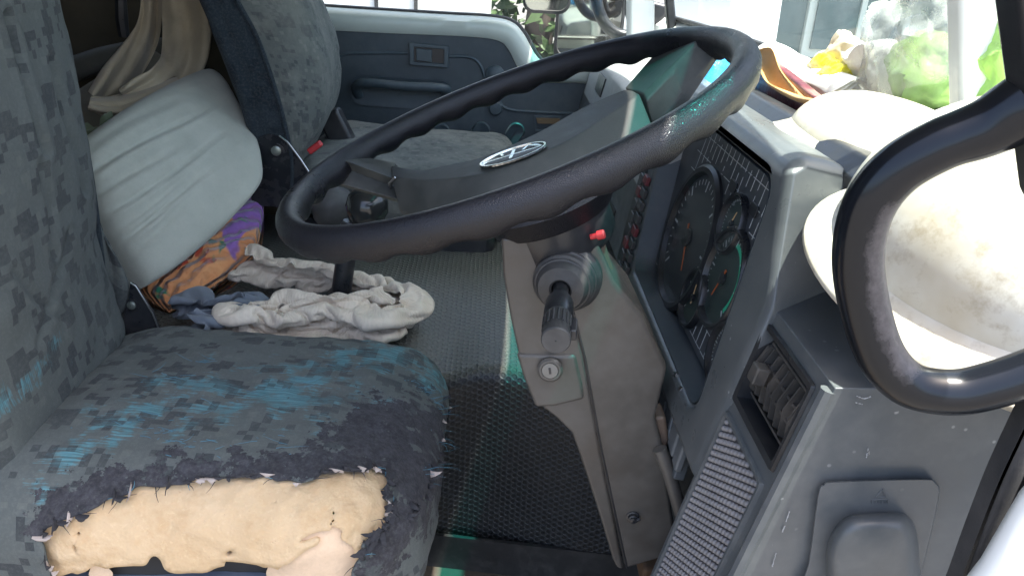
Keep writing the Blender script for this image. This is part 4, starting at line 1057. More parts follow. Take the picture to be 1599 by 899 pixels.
# driver backrest -----------------------------------------
bc_ = np.array((-.575, .078, 1.60)); bh = np.array((.09, .208, .42))
def back_def(p, n):
    q = p.copy(); x, y, z = p
    q[0] += .02*(1-(y/.19)**2)*(1 if x > 0 else 0) - .02*(z/.4)**2 + .11*max(0, (-z-.22)/.2)*.25 - .03*(y/.185)
    q += n*(fbm((x, y, z), 7, 3)*.006+fbm((x, y+4, z), 22, 3)*.002)
    return q
V5, F5, U5 = rbox(bc_, bh, (.07, .055, .08), .0055, back_def, pw=2.2)
p5 = proj(V5)
for ln_, am_ in (([(8, 20), (28, 90), (50, 165), (70, 240)], .007), ([(80, 90), (98, 175), (120, 235), (132, 300)], .006), ([(62, 250), (80, 330), (84, 400)], .004), ([(20, 420), (60, 470), (100, 500)], .004), ([(110, 360), (90, 430), (60, 540)], .003)):
    dl_ = dpoly(p5, ln_); V5[:, 0] -= am_*(np.exp(-(dl_/5)**2)-.5*np.exp(-((dl_-10)/6)**2))
wb = np.clip(.60-dpoly(p5, [(-10, 640), (30, 600), (70, 560), (85, 535)])/70, -.5, .6); 
bk = mkmesh('backrest', V5, F5, U5, np.ones(len(F5), bool), fab_back, dseat, {'wear_blue': wb, 'wear_dark': np.full(len(V5), -.5)})
pip = spline([P(*q, y=.245) for q in ((62, -40), (84, 40), (112, 130), (135, 240), (150, 340), (160, 430), (157, 490), (150, 522))], 8)
MB().tube(pip, .0045, 8).build('piping', fab_side, dseat)
# loose flap of cover at the far lower corner
fl_o = [(152, 345), (170, 375), (188, 410), (199, 445), (196, 478), (180, 500), (158, 510)]
lp = []
for i, q in enumerate(spline(fl_o, 5)):
    t = i/30; a = P(150+8*t, 345+160*t, y=.245); b = P(q[0], q[1], y=.262)
    lp.append([a+(b-a)*k+np.array((.0, .0, 0))+np.array((.006, -.012, 0))*math.sin(k*7+t*4)*.6*k for k in np.linspace(0, 1, 9)])
MB().loops(lp, False, ring=False).build('cover_flap', fab_back, dseat, smooth=180, solid=.003)
# reclining hinge plate with bolt
def hinge(pts, bolt, y, par, br_):
    pl_ = MB().prism([P(*q, y=y) for q in pts], (0, .006, 0)).build('hinge_plate', M['blackmetal'], par, bevel=.0015)
    bpos = P(*bolt, y=y-.001)
    MB().lathe([(br_*1.5, 0), (br_*1.5, .002), (br_*1.1, .0025)], bpos, (0, -1, 0), 20, caps=True).build('washer', M['blackmetal'], pl_)
    MB().lathe([(br_, .002), (br_, .005), (br_*.7, .006), (.0005, .006)], bpos, (0, -1, 0), 12, caps=False).build('bolt', simple('zinc_bolt', (.3, .33, .3), .35, .8), pl_)
    return pl_
hinge([(150, 525), (165, 512), (190, 500), (198, 470), (203, 442), (211, 446), (238, 488), (252, 524), (252, 560), (150, 560)], (207, 475), .26, dseat, .006)
MB().tube([P(*q, y=.256) for q in ((203, 441), (212, 447), (238, 489), (251, 522))], .0012, 6).build('plate_edge', M['metal'], dseat)

# passenger seat -------------------------------------------
pseat = thing('passenger_seat', 'passenger seat with pale worn front and dark side, beyond the wheel', 'seat', (-.2, .9, .8))
A_ = np.array((.0, 0, 0))
pf = spline([P(*q, y=.72) for q in ((462, 290), (486, 246), (508, 205), (520, 150), (510, 70), (482, 0), (456, -60), (430, -130))], 6)   # front silhouette
pe = spline([P(*q, y=.66) for q in ((455, 300), (456, 252), (447, 205), (430, 140), (402, 60), (370, 0), (345, -60), (320, -130))], 6)  # front/side edge
pb_ = spline([P(*q, y=.68) for q in ((420, 310), (405, 262), (385, 200), (362, 130), (335, 60), (312, 0), (290, -60), (270, -130))], 6)
loopsF = []; loopsS = []
for f_, e_, b_ in zip(pf, pe, pb_):
    pts = []
    far = f_+np.array((-.02, .40, 0)); backf = b_+np.array((-.02, .40, 0))
    row = [e_, e_*.6+f_*.4+np.array((.004, -.010, 0)), f_+np.array((-.012, .0, 0)), f_+np.array((-.02, .12, 0)), f_+np.array((-.03, .22, 0)), f_+np.array((-.06, .33, 0)), far-np.array((.06, 0, 0))]
    loopsF.append(spline(row, 6))
    loopsS.append(spline([backf, b_+np.array((-.01, .2, 0)), b_, b_*.5+e_*.5+np.array((0, -.012, 0)), e_], 6))
def nzl(L, a, s): return [[np.array(q)+np.array((1, -.5, .2))*fbm(q, s, 3)*a for q in l] for l in L]
MB().loops(nzl(loopsF, .006, 14), False, ring=False).build('backrest_front', fab_pass, pseat, smooth=180)
MB().loops(nzl(loopsS, .004, 10), False, ring=False).build('backrest_side', fab_side, pseat, smooth=180)
MB().tube([q+np.array((.001, -.003, 0)) for q in pe], .004, 8).build('piping', fab_side, pseat)
V6, F6, U6 = rbox((-.17, .92, 1.29), (.225, .225, .06), (.06, .06, .045), .012, lambda p, n: p+n*(fbm(p, 10, 3)*.006)+np.array((0, 0, .014*(1-(p[0]/.23)**2)*(1-(p[1]/.23)**2)+.02*max(0, -p[0]/.23))))
mkmesh('cushion', V6, F6, U6, np.ones(len(F6), bool), fab_pass, pseat)
# pale frayed edge of a cloth on the cushion
rim_ = MB()
for q in spline([P(*q, y=1.10) for q in ((500, 226), (580, 224), (660, 229), (720, 227), (772, 232))], 14):
    for _ in range(2):
        thread(rim_, q+rng.normal(size=3)*.004, np.array((rng.normal()*.6, .1, .5)), .016, .0014)
tag(rim_.build('frayed_edge', plt_, pseat, smooth=0, recalc=False), kind='stuff')
MB().box((-.2, .92, 1.12), (.42, .42, .26)).build('seat_base', M['black'], pseat, bevel=.02)
hinge([(392, 320), (394, 245), (404, 214), (420, 209), (438, 213), (448, 222), (470, 250), (490, 282), (500, 330)], (432, 235), .655, pseat, .009)
MB().tube([P(*q, y=.652) for q in ((436, 212), (449, 222), (470, 250), (487, 276))], .0016, 6).build('plate_edge', M['metal'], pseat)
MB().tube([P(*q, y=.9) for q in ((520, 172), (534, 190), (543, 205), (550, 222))], .003, 6).build('cable', M['black'], pseat)
MB().box(P(528, 205, y=.9), (.05, .04, .09), Matrix.Rotation(R(-25), 3, 'Y')).build('belt_latch', M['black'], pseat, bevel=.008)
MB().box(P(492, 230, y=.68), (.030, .014, .012), Matrix.Rotation(R(-38), 3, 'Y')).build('red_buckle', M['red'], pseat, bevel=.003)

# ================================================================== BEDDING BEHIND THE SEATS
def patch(name, c00, c10, c11, c01, top, bot, m, parent=None, n=70, pw=3.0, nz=(.01, 6), fine=(.002, 40), wr=None):
    c00, c10, c11, c01 = [np.array(q, float) for q in (c00, c10, c11, c01)]
    up = np.cross(c10-c00, c01-c00); up /= np.linalg.norm(up)
    if up[2] < 0: up = -up
    def f(sg, h):
        def g(u, v):
            a, b = 2*u-1, 2*v-1
            a = math.copysign(1-(1-abs(a))**1.7, a); b = math.copysign(1-(1-abs(b))**1.7, b)
            a, b = a*(1-.10*b*b*abs(a)), b*(1-.10*a*a*abs(b))
            s, t = (a+1)/2, (b+1)/2
            p = c00*(1-s)*(1-t)+c10*s*(1-t)+c11*s*t+c01*(1-s)*t
            k = max(0, (1-min(1, abs(2*u-1))**pw)*(1-min(1, abs(2*v-1))**pw))**.5
            q = p+up*sg*h*k
            q = q+up*(fbm(q, nz[1], 3)*nz[0]*min(1, k*2)+fbm(q, fine[1], 3)*fine[0]*k)
            if wr and sg > 0: q = q+up*wr(s, t, q)*k
            return q
        return g
    mb = MB(); mb.grid(f(1, top), n, n, (.5, .5)); mb.grid(f(-1, bot), n//3, n//3, (.5, .5))
    return mb.build(name, m, parent, smooth=180, weld=1e-5)
grey_cloth = cloth('pale_grey_cotton', (.38, .395, .335), (.46, .47, .40), dirt=.15, dirtc=(.28, .27, .22))
def pwr(s, t, q):
    w_ = 0
    for k, (s0, am, ln, th) in enumerate(((.10, .5, .7, .030), (.24, 1, .8, .018), (.36, .8, .5, .02), (.47, 1.2, .75, .016), (.56, .7, .45, .014), (.63, 1.1, .6, .015), (.73, .5, .35, .02))):
        x = s-s0-.10*t*t+.02*math.sin(t*6+k); f_ = max(0, 1-t/ln)**.8
        w_ += .011*am*f_*(-math.exp(-(x/th)**2)+.75*math.exp(-((x-1.6*th)/(1.2*th))**2))
    return w_
pil = patch('pillow', P(80, 236, y=.42), P(214, 474, y=.36), P(412, 292, y=.60), P(322, 98, y=.86), .062, .08, grey_cloth, n=90, pw=2.5, nz=(.008, 6), fine=(.0008, 60), wr=pwr)
tag(pil, 'large pale grey cushion lying behind the driver seat', 'cushion')
bt = NT('orange_floral_knit'); o = bt.tc(); uv = bt.tc('UV')
c = bt.mix(bt.ramp(bt.noise(o, 20, 4, .6), .35, .65), (.66, .25, .10), (.76, .37, .16))
r1 = bt.noise(o, 13, 3, .55, 1.0); c = bt.mix(bt.ramp(r1, .58, .61), c, (.5, .08, .04))
r2 = bt.noise(bt.vmath('ADD', o, (3, 1, 7)), 9, 3, .55, .8); gx = bt.attr('violet'); c = bt.mix(bt.ramp(bt.math('ADD', r2, gx), .74, .78), c, (.28, .14, .42))
r3 = bt.noise(bt.vmath('ADD', o, (9, 5, 2)), 15, 3, .55, .8); c = bt.mix(bt.ramp(r3, .615, .645), c, (.03, .19, .11))
rib = bt.wave(bt.map(o, (1, 1, 1), (0, R(40), R(35))), 32, 3.5, 'X', 2)
c = bt.mix(bt.math('MULTIPLY', bt.ramp(rib, .35, .0), .28), c, (.22, .09, .04))
bt.base(c); bt.rough(.95); bt.spec(.1); bt.b.inputs['Sheen Weight'].default_value = .4; bt.bump(rib, 1.0, .007); bt.bump(bt.noise(o, 300, 3, .7), .4, .001)
blk = patch('blanket', P(150, 400, y=.50), P(262, 498, y=.40), P(404, 402, y=.56), P(418, 285, y=.74), .03, .06, bt.m, n=60, pw=4, nz=(.008, 9), fine=(.002, 50))
at = blk.data.attributes.new('violet', 'FLOAT', 'POINT')
pv = proj(np.array([v.co for v in blk.data.vertices]))
at.data.foreach_set('value', np.clip(.42-np.hypot((pv[:, 0]-385)/110, (pv[:, 1]-335)/95)*.40, 0, .42).astype(np.float32))
tag(blk, 'orange ribbed blanket with purple and green flowers under the grey cushion', 'blanket')
MB().box((-.70, .62, .98), (.46, .80, .40)).build('bunk_base', M['rear'], cab, bevel=.03)
# far bunk ledge
lg = patch('bunk_mattress', P(60, 190, y=.90), P(150, 270, y=.74), P(330, 150, y=1.0), P(240, 80, y=1.2), .03, .07, cloth('grey_green_cotton', (.12, .115, .085), (.16, .15, .11)), n=40, pw=5)
tag(lg, 'dull olive bunk mattress along the rear wall', 'mattress')
MB().loops([[P(a, b, y=1.20-.004*k), P(a, b+14, y=1.17-.004*k), P(a, b+30, y=1.16-.004*k), P(a-2, b+44, y=1.19)] for k, (a, b) in enumerate(((60, 100), (110, 88), (150, 75), (190, 66), (260, 58)))], False, ring=False).build('bunk_rail', cloth('olive_vinyl', (.10, .10, .085), (.13, .13, .11)), cab, smooth=180, solid=.02)
# green cardboard tray with a bite out of its edge
gt = [(122, 196), (134, 205), (140, 203), (146, 208), (154, 207), (155, 184), (162, 178), (167, 196), (168, 214), (150, 232), (128, 244), (112, 220)]
tray = MB().prism([P(*q, y=.56) for q in gt], (.0, .03, .0)).build('green_tray', cloth('green_card', (.13, .16, .09), (.17, .2, .12)), bevel=.002)
tag(tray, 'small green torn tray standing beside the grey cushion', 'tray')
# khaki cloth hanging down and swirled at its foot
kh = cloth('khaki_cotton', (.46, .39, .27), (.55, .47, .33), dirt=.2)
def strip_cloth(cent, wid, y0, ys, fold, nf, ph, mb, nx=26):
    c_ = spline(cent, 8); w_ = spline([(a, 0) for a in wid], 8); yy = spline([(a, 0) for a in ys], 8)
    lp = []
    for i, q in enumerate(c_):
        t_ = np.array(c_[min(i+1, len(c_)-1)])-np.array(c_[max(i-1, 0)]); t_ = t_/(np.linalg.norm(t_)+1e-9); nn_ = np.array((-t_[1], t_[0]))
        row = []
        for k in range(nx+1):
            s = 2*k/nx-1; pxy = np.array(q)+nn_*s*w_[i][0]
            f_ = fold*(math.sin(s*nf+ph+i*.05)+.5*math.sin(s*nf*2.3+ph*2+i*.12))+.010*fbm((pxy[0]*.02, pxy[1]*.02, ph), 1, 3)
            row.append(P(*pxy, y=y0+yy[i][0]+f_+.03*s*s))
        lp.append(row)
    mb.loops(lp, False, ring=False)
mb = MB()
strip_cloth([(294, -70), (292, 0), (292, 50), (283, 100), (252, 130), (215, 145), (190, 152)], [42, 40, 38, 35, 28, 22, 12], .88, [0, 0, 0, -.06, -.14, -.16, -.16], .022, 2.4, .4, mb)
strip_cloth([(240, -60), (236, 20), (226, 60), (205, 95), (180, 125), (150, 155)], [18, 18, 22, 26, 26, 16], .94, [0, 0, 0, -.06, -.12, -.16], .025, 2.2, 1.7, mb)
strip_cloth([(140, 160), (165, 165), (200, 164), (240, 150), (280, 128)], [10, 14, 18, 15, 8], .68, [0, 0, 0, .02, .05], .02, 2.6, 2.9, mb)
kc = mb.build('khaki_curtain', kh, smooth=180, solid=.002); tag(kc, 'khaki curtain hanging and bunched up behind the passenger seat', 'curtain')
bs = MB().tube([P(188, -20, y=1.1), P(190, 30, y=1.1), P(194, 58, y=1.1)], [.012, .014, .012], 8).build('belt_strap', M['black']); tag(bs, 'dark strap hanging on the brown rear wall', 'strap')

# ================================================================== RAGS AND GEAR LEVER
HZ = 1.20
def H(px, py, z=HZ): return P(px, py, z=z)
# the rags are draped here: a cloth band standing on edge along a path collapses into folds round the gear lever
def drape(bands, frames=16):
    tmp = []
    pm_ = bpy.data.meshes.new('rag_table'); pm_.from_pydata([(-3, -3, HZ-.008), (3, -3, HZ-.008), (3, 3, HZ-.008), (-3, 3, HZ-.008)], [], [(0, 1, 2, 3)])
    tb_ = bpy.data.objects.new('rag_table', pm_); col.objects.link(tb_); tmp.append(tb_)
    post_ = MB().lathe([(.024, -.1), (.024, .7)], H(527, 494), (0, 0, 1), 32).build('rag_post', None); tmp.append(post_)
    for o, fr_ in ((tb_, 40), (post_, 5)):
        o.modifiers.new('collide', 'COLLISION'); o.collision.thickness_outer = .004; o.collision.cloth_friction = fr_
    made = []
    for path, height, nu, nv, rip, seed in bands:
        p = np.array(spline([H(*q) for q in path], 30)); L = np.r_[0, np.cumsum(np.linalg.norm(np.diff(p, axis=0), axis=1))]
        s_ = np.linspace(0, L[-1], nu); c_ = np.stack([np.interp(s_, L, p[:, k]) for k in range(3)], 1)
        t_ = np.gradient(c_, axis=0); t_ /= np.linalg.norm(t_, axis=1)[:, None]
        vs = []
        for i in range(nu):
            for j in range(nv):
                h = j/(nv-1)
                off = rip*(mnoise.noise((s_[i]*13, h*2.5+seed, seed))+.6*mnoise.noise((s_[i]*30, h*4, seed+5)))+.022*math.sin(h*math.pi*3+seed)
                vs.append((c_[i][0]-t_[i][1]*off, c_[i][1]+t_[i][0]*off, HZ+.004+h*height*.8))
        fs = [(i*nv+j, (i+1)*nv+j, (i+1)*nv+j+1, i*nv+j+1) for i in range(nu-1) for j in range(nv-1)]
        me = bpy.data.meshes.new('rag'); me.from_pydata(vs, [], fs); o = bpy.data.objects.new('rag', me); col.objects.link(o)
        L = me.uv_layers.new(name='UVMap'); k = 0
        for i in range(nu-1):
            for j in range(nv-1):
                for a, b in ((i, j), (i+1, j), (i+1, j+1), (i, j+1)): L.data[k].uv = (a*.0075, b*.0075); k += 1
        m_ = o.modifiers.new('cloth', 'CLOTH'); st = m_.settings; st.quality = 9; st.mass = .15; st.tension_stiffness = 12; st.compression_stiffness = 12
        st.shear_stiffness = 4; st.bending_stiffness = .12; st.air_damping = 4
        cs_ = m_.collision_settings; cs_.use_self_collision = True; cs_.self_distance_min = .004; cs_.distance_min = .004; cs_.collision_quality = 4; cs_.self_friction = .5
        made.append((o, np.array(vs)))
    for f in range(1, frames+1): sc.frame_set(f)
    dg = bpy.context.evaluated_depsgraph_get(); out = []
    for o, v0 in made:
        me = bpy.data.meshes.new_from_object(o.evaluated_get(dg))
        v = np.zeros(len(me.vertices)*3); me.vertices.foreach_get('co', v); v = v.reshape(-1, 3); v[:, :2] += (v0.mean(0)-v.mean(0))[:2]
        me.vertices.foreach_set('co', v.ravel()); me.update(); out.append(me)
    for o in tmp+[o for o, _ in made]: bpy.data.objects.remove(o)
    sc.frame_set(1)
    return out
beige_mesh, grey_mesh = drape([
 ([(318, 445), (400, 452), (500, 458), (590, 462), (650, 474), (668, 500), (632, 528), (560, 529), (480, 529), (400, 533), (345, 542), (352, 525), (440, 516), (530, 522), (610, 512), (640, 498)], .185, 150, 26, .02, 1.3),
 ([(250, 522), (300, 505), (360, 498), (420, 496), (410, 512), (350, 522), (290, 536)], .15, 44, 20, .02, 8.1)])
def crinkle(m):
    nt = m.node_tree; b = nt.nodes['Principled BSDF']; n = nt.nodes
    tc = n.new('ShaderNodeTexCoord'); wv = n.new('ShaderNodeTexWave'); wv.inputs['Scale'].default_value = 62; wv.inputs['Distortion'].default_value = 5; wv.inputs['Detail'].default_value = 2; wv.inputs['Detail Scale'].default_value = 1.4
    nt.links.new(tc.outputs['UV'], wv.inputs['Vector'])
    bp = n.new('ShaderNodeBump'); bp.inputs['Strength'].default_value = .4; bp.inputs['Distance'].default_value = .0012; nt.links.new(wv.outputs['Fac'], bp.inputs['Height'])
    nt.links.new(b.inputs['Normal'].links[0].from_socket, bp.inputs['Normal']); nt.links.new(bp.outputs[0], b.inputs['Normal'])
beige = cloth('beige_crumpled_cotton', (.60, .515, .41), (.70, .615, .50), weave=420, dirt=.25, dirtc=(.40, .33, .25)); crinkle(beige)
tag(link('beige_rag', beige_mesh, beige, None, 180, subd=2, solid=.0022), 'crumpled beige rag wrapped round the foot of the gear lever', 'rag')
gcl = cloth('slate_grey_cotton', (.13, .155, .185), (.18, .2, .23), weave=420, dirt=.1)
tag(link('grey_rag', grey_mesh, gcl, None, 180, subd=2, solid=.0022), 'slate grey rag lying behind the beige rag beside the driver seat', 'rag')
gear = thing('gear_lever', 'black gear lever rising through the beige rag under the wheel', 'gear lever', tuple(P(527, 492, y=.43)))
GY = .43
gb, gt_ = P(527, 497, y=GY), P(548, 345, y=GY)
ax = gt_-gb; GL = np.linalg.norm(ax)
MB().lathe([(.016, 0), (.016, GL*.95), (.012, GL)], gb, ax, 20).build('shaft', M['black'], gear, smooth=40)
MB().lathe([(.026, -.01), (.026, .012), (.0225, .016), (.0225, .030), (.024, .034), (.0235, .044), (.017, .052)], gb, ax, 24).build('collar', M['rubber'], gear, smooth=30)
kp = P(573, 325, y=GY)
MB().lathe([(.012, -.034), (.026, -.022), (.0335, 0), (.031, .017), (.021, .028), (.0005, .033)], kp, ax, 28, caps=False).build('knob', plastic('glossy_black', (.018, .02, .02), .12, 300, .02, .03), gear, smooth=180)
pk = thing('handbrake_lever', 'dull dark lever knob behind the gear knob', 'lever', tuple(P(520, 360, y=.56)))
MB().lathe([(.014, -.05), (.030, -.03), (.036, 0), (.030, .02), (.0005, .03)], P(518, 316, y=.56), (0.1, 0, 1), 24, caps=False).build('knob', M['bellows'], pk, smooth=180)
MB().tube([P(515, 335, y=.56), P(512, 380, y=.56)], .012, 12).build('shaft', M['black'], pk)

# ================================================================== THINGS ON THE DASH TOP
hm = NT('dirty_white_helmet'); o = hm.tc()
n1 = hm.noise(o, 9, 6, .7); n2 = hm.noise(o, 34, 5, .75)
c = hm.mix(hm.ramp(n1, .3, .7), (.56, .53, .44), (.66, .64, .56))
c = hm.mix(hm.math('MULTIPLY', hm.ramp(n2, .52, .70), .7), c, (.26, .20, .13)); c = hm.mix(hm.math('MULTIPLY', hm.ramp(hm.noise(o, 5, 5, .7), .46, .64), .6), c, (.42, .34, .21))
hm.base(c); hm.rough(.38); hm.bump(n2, .1, .001); hm.b.inputs['Subsurface Weight'].default_value = .08; hm.b.inputs['Subsurface Radius'].default_value = (.01, .008, .005)
M['helmet'] = hm.m
def helmet(cen, rx, ry, hgt, brim, rot, label, group, tip=0.0, ridge=.5):
    t = thing('hard_hat', label, 'hard hat', tuple(cen), group)
    rot = rot.to_3x3()
    def X(p): return Vector(cen)+rot @ Vector(p)
    n = 72
    def dome(k, lat):
        a = 2*math.pi*k/n; z = math.sin(lat); c_ = math.cos(lat)
        r1 = c_**.94
        rid = 0
        for off, wd_, am in ((0, .16, .006), (.42, .1, .0035), (-.42, .1, .0035)):
            yy_ = math.sin(a)*r1-off; rid += ridge*am*math.exp(-(yy_/wd_)**4)*min(1, z*1.6+.0)
        return X((rx*math.cos(a)*r1, ry*math.sin(a)*r1, hgt*z+rid if z > 0 else 0))
    lats = np.linspace(0, math.pi/2*.985, 26)
    shell = MB().loops([[dome(k, la) for k in range(n)] for la in lats], False, False, True).build('shell', M['helmet'], t, smooth=180)
    def br(k, f, dz):
        a = 2*math.pi*k/n; ex = brim*(1+.75*tip*max(0, math.cos(a))**3)
        sweep = -.012*f*(1-.4*math.cos(2*a))
        return X(((rx+ex*f)*math.cos(a), (ry+ex*f)*math.sin(a), dz+sweep))
    MB().loops([[br(k, f, dz) for k in range(n)] for f, dz in ((-.02, .004), (.12, .002), (.5, -.001), (.95, -.003), (1.0, -.006), (.95, -.008), (0.0, -.006))], False).build('brim', M['helmet'], t, smooth=60)
    return t
helmet((.376, -.208, 1.572), .122, .134, .105, .022, Matrix.Rotation(R(11), 4, 'X') @ Matrix.Rotation(R(-4), 4, 'Y'), 'dirty white hard hat nearest the grab handle, tilted on the shelf', 'hard hats on the dashboard')
helmet((.404, .050, 1.570), .104, .124, .062, .020, Matrix.Rotation(R(4), 4, 'X') @ Matrix.Rotation(R(16), 4, 'Y'), 'sunlit white hard hat behind the nearer one, beside the brown packet', 'hard hats on the dashboard', .2, .12)
# packets and papers between the rail and the windscreen
pm = NT('maroon_printed_packet'); o = pm.tc()
c = pm.mix(pm.ramp(pm.noise(o, 30, 4, .6), .4, .6), (.10, .025, .03), (.17, .04, .045)); sw = pm.wave(pm.map(o, (1, 1, 1)), 22, 1.0, 'Z', 2)
c = pm.mix(pm.ramp(sw, .75, .9), c, (.28, .13, .11)); c = pm.mix(pm.ramp(pm.noise(o, 40, 4, .7), .62, .7), c, (.35, .3, .25)); pm.base(c); pm.rough(.35); pm.bump(pm.noise(o, 25, 4, .6), .5, .006)
pk1 = [P(*q, x=.352) for q in ((1140, 135), (1178, 78), (1222, 110), (1290, 165), (1262, 195), (1233, 215))]
pkt = MB().prism(pk1, (.012, 0, 0)).build('maroon_packet', pm.m, bevel=.003); tag(pkt, 'maroon printed packet standing behind the black dash rail', 'packet')
orange_env = cloth('brown_orange_paper', (.58, .30, .09), (.68, .40, .15), weave=300, wb=.15)
e1 = spline([P(1176, 84, x=.345), P(1202, 84, x=.347), P(1218, 116, x=.350), P(1252, 142, x=.350), P(1284, 156, x=.349), P(1276, 172, x=.348)], 6)
lp = []
for i, q in enumerate(e1):
    t = i/(len(e1)-1); lp.append([q+np.array((.0+.012*math.sin(k*3.1+t*5)*k, .006*k, -.013*k+.008*math.sin(k*4+t*6))) for k in np.linspace(0, 1, 9)])
env = MB().loops(lp, False, ring=False).build('brown_envelope', orange_env, smooth=180, solid=.0012); tag(env, 'curled orange brown envelope above the maroon packet', 'envelope')
# loose papers along the sill
pap = simple('white_paper', (.78, .77, .72), .8, 0, .04); pp_ = MB()
pset = []
for k in range(7):
    a, b = P(1165+k*6, 84+k*3, x=.385+k*.004), P(1292+k*3, 150+k*3, x=.385+k*.004)
    MBp = MB().loops([[a*(1-t)+b*t+np.array((0, 0, .004*math.sin(t*9+k))), a*(1-t)+b*t+np.array((.03, 0, .02+.004*math.sin(t*7+k)))] for t in np.linspace(0, 1, 14)], False, ring=False)
    pset.append(MBp)
stk = thing('paper_stack', 'thin stack of white papers leaning against the windscreen sill', 'papers', tuple(P(1230, 110, x=.39)))
for m_ in pset: m_.build('sheet', pap, stk, smooth=180, solid=.0006)
# crumpled bags: pale cellophane, yellow wrapper, green carrier bag, white carrier bag
def blob(name, cen, half, m, label, cat, amp=.03, sc=9, seed=0, n=46, fine=.006):
    cen = np.array(cen); half = np.array(half); mb = MB()
    def f(u, v):
        th_ = u*2*math.pi; ph_ = (v-.5)*math.pi; d = np.array((math.cos(ph_)*math.cos(th_), math.cos(ph_)*math.sin(th_), math.sin(ph_)))
        p = cen+half*d; e = 1-abs(fbm(p+seed, sc, 2))*1.6; e2 = abs(fbm(p-seed, sc*3, 3))
        return p+d*(amp*(e-.55)-fine*e2)
    mb.grid(f, n*2, n); o = mb.build(name, m, smooth=35, weld=1e-5); tag(o, label, cat); return o
def film(name, c, alpha, rough=.2):
    t = NT(name); n = t.n; tr = n.new('ShaderNodeBsdfTransparent'); mx = n.new('ShaderNodeMixShader')
    c2 = t.noise(t.tc(), 16, 5, .7); t.base(t.mix(t.ramp(c2, .35, .65), tuple(q*.8 for q in c), c)); t.rough(rough); t.set(mx.inputs[0], t.math('ADD', alpha-.15, t.math('MULTIPLY', t.ramp(c2, .4, .7), .3)))
    t.lk(tr.outputs[0], mx.inputs[1]); t.lk(t.b.outputs[0], mx.inputs[2]); t.lk(mx.outputs[0], t.out.inputs[0]); t.bump(t.noise(t.tc(), 60, 4, .6), .5, .004)
    return t.m
q = P(1415, 66, x=.432); blob('cellophane_bag', q, (.022, .085, .065), film('clear_cellophane', (.6, .62, .58), .45), 'crumpled clear cellophane bag against the windscreen', 'bag', .03, 11, 1)
q = P(1300, 128, x=.43); blob('yellow_wrapper', q, (.025, .06, .034), film('yellow_film', (.75, .66, .03), .9, .35), 'bright yellow crumpled wrapper beside the paper stack', 'wrapper', .014, 16, 5)
q = P(1312, 92, x=.455); blob('tan_paper_bag', q, (.02, .06, .03), simple('tan_paper', (.62, .54, .40), .7, 0, .1, 20), 'tan paper bag between the papers and the cellophane bag', 'bag', .02, 13, 17)
q = P(1455, 135, x=.46); blob('green_carrier_bag', q, (.03, .085, .05), film('green_film', (.34, .56, .16), .75, .3), 'lime green carrier bag behind the hard hats', 'bag', .025, 11, 8)
q = P(1372, 106, x=.442); blob('white_carrier_bag', q, (.016, .085, .03), film('white_film', (.82, .82, .78), .92, .4), 'white crumpled carrier bag between the cellophane and the hard hat', 'bag', .02, 12, 12)
q = P(1562, 110, x=.40); blob('lime_pouch', q, (.02, .03, .055), film('lime_film', (.4, .7, .16), .85, .3), 'lime green pouch beyond the white pillar near the grab handle', 'pouch', .012, 16, 14)
bm_ = film('blue_bottle_film', (.03, .35, .75), .85, .15)
bq = P(1112, 108, z=1.60); bo = thing('blue_bottle', 'small blue capped bottle on the dash seen through the wheel', 'bottle', tuple(bq))
MB().lathe([(.028, -.045), (.034, -.04), (.034, .0), (.028, .015), (.014, .028), (.013, .034)], bq, (.2, .5, 1), 24).build('bottle_body', bm_, bo, smooth=40)
MB().lathe([(.016, .034), (.016, .05), (.0005, .051)], bq, (.2, .5, 1), 20, caps=False).build('cap', simple('white_cap', (.7, .75, .78), .35), bo, smooth=40)

# ================================================================== OUTSIDE: MIRRORS, PARKED VEHICLES, WALL, HEDGE
def mirror(px, py, y, w_, h_, label, stay):
    cen = P(px, py, y=y); t = thing('wing_mirror', label, 'mirror', tuple(cen), 'mirrors outside the far window')
    lp = lambda k, d: [cen+np.array((a*k, d, b*k)) for a, b in rrect(w_, h_, .03, 4)]
    MB().loops([lp(1, 0), lp(1.0, -.006), lp(.92, -.008), lp(.90, -.002)], False, False, False).build('mirror_frame', M['rubber'], t, smooth=40)
    MB().add(lp(.92, -.003), [tuple(range(20+0))] if False else [tuple(range(len(lp(1, 0))))]).build('mirror_glass', simple('mirror_glass', (.75, .72, .66), .04, 1, .02), t, recalc=False)
    MB().loops([lp(1, 0), lp(.9, .03), lp(.6, .05)], False, False, True).build('mirror_shell', M['rubber'], t, smooth=60)
    MB().tube([P(*q, y=y+.03) for q in stay], .012, 10).build('mirror_stay', M['rubber'], t)
    return t
mirror(856, -40, 1.50, .13, .20, 'smaller square edged mirror above the bend of the far door', [(856, -140), (856, -60)])
mirror(925, -15, 1.62, .20, .40, 'large pale backed mirror outside the far front pillar', [(960, 92), (1000, 90)])
st = thing('mirror_arm', 'thick black bent mirror arm with pivot on the far front pillar', 'mirror arm', tuple(P(1010, 45, y=1.3)))
ar = spline([P(*q, y=1.33) for q in ((918, -90), (928, -20), (936, 20), (952, 46), (975, 56), (1000, 48), (1012, 40))], 7)
MB().tube(ar, .015, 14).build('arm_tube', M['black'], st)
MB().lathe([(.026, -.02), (.026, .02), (.015, .024)], P(1009, 42, y=1.31), (0, -1, 0), 20).build('pivot', M['black'], st, smooth=40)
MB().box(P(1024, 22, y=1.29), (.045, .05, .055), Matrix.Rotation(R(10), 3, 'Y')).build('clamp', M['black'], st, bevel=.01)
MB().tube([P(981, -90, y=1.34), P(983, 20, y=1.34), P(990, 44, y=1.34)], .013, 10).build('arm_brace', M['black'], st)
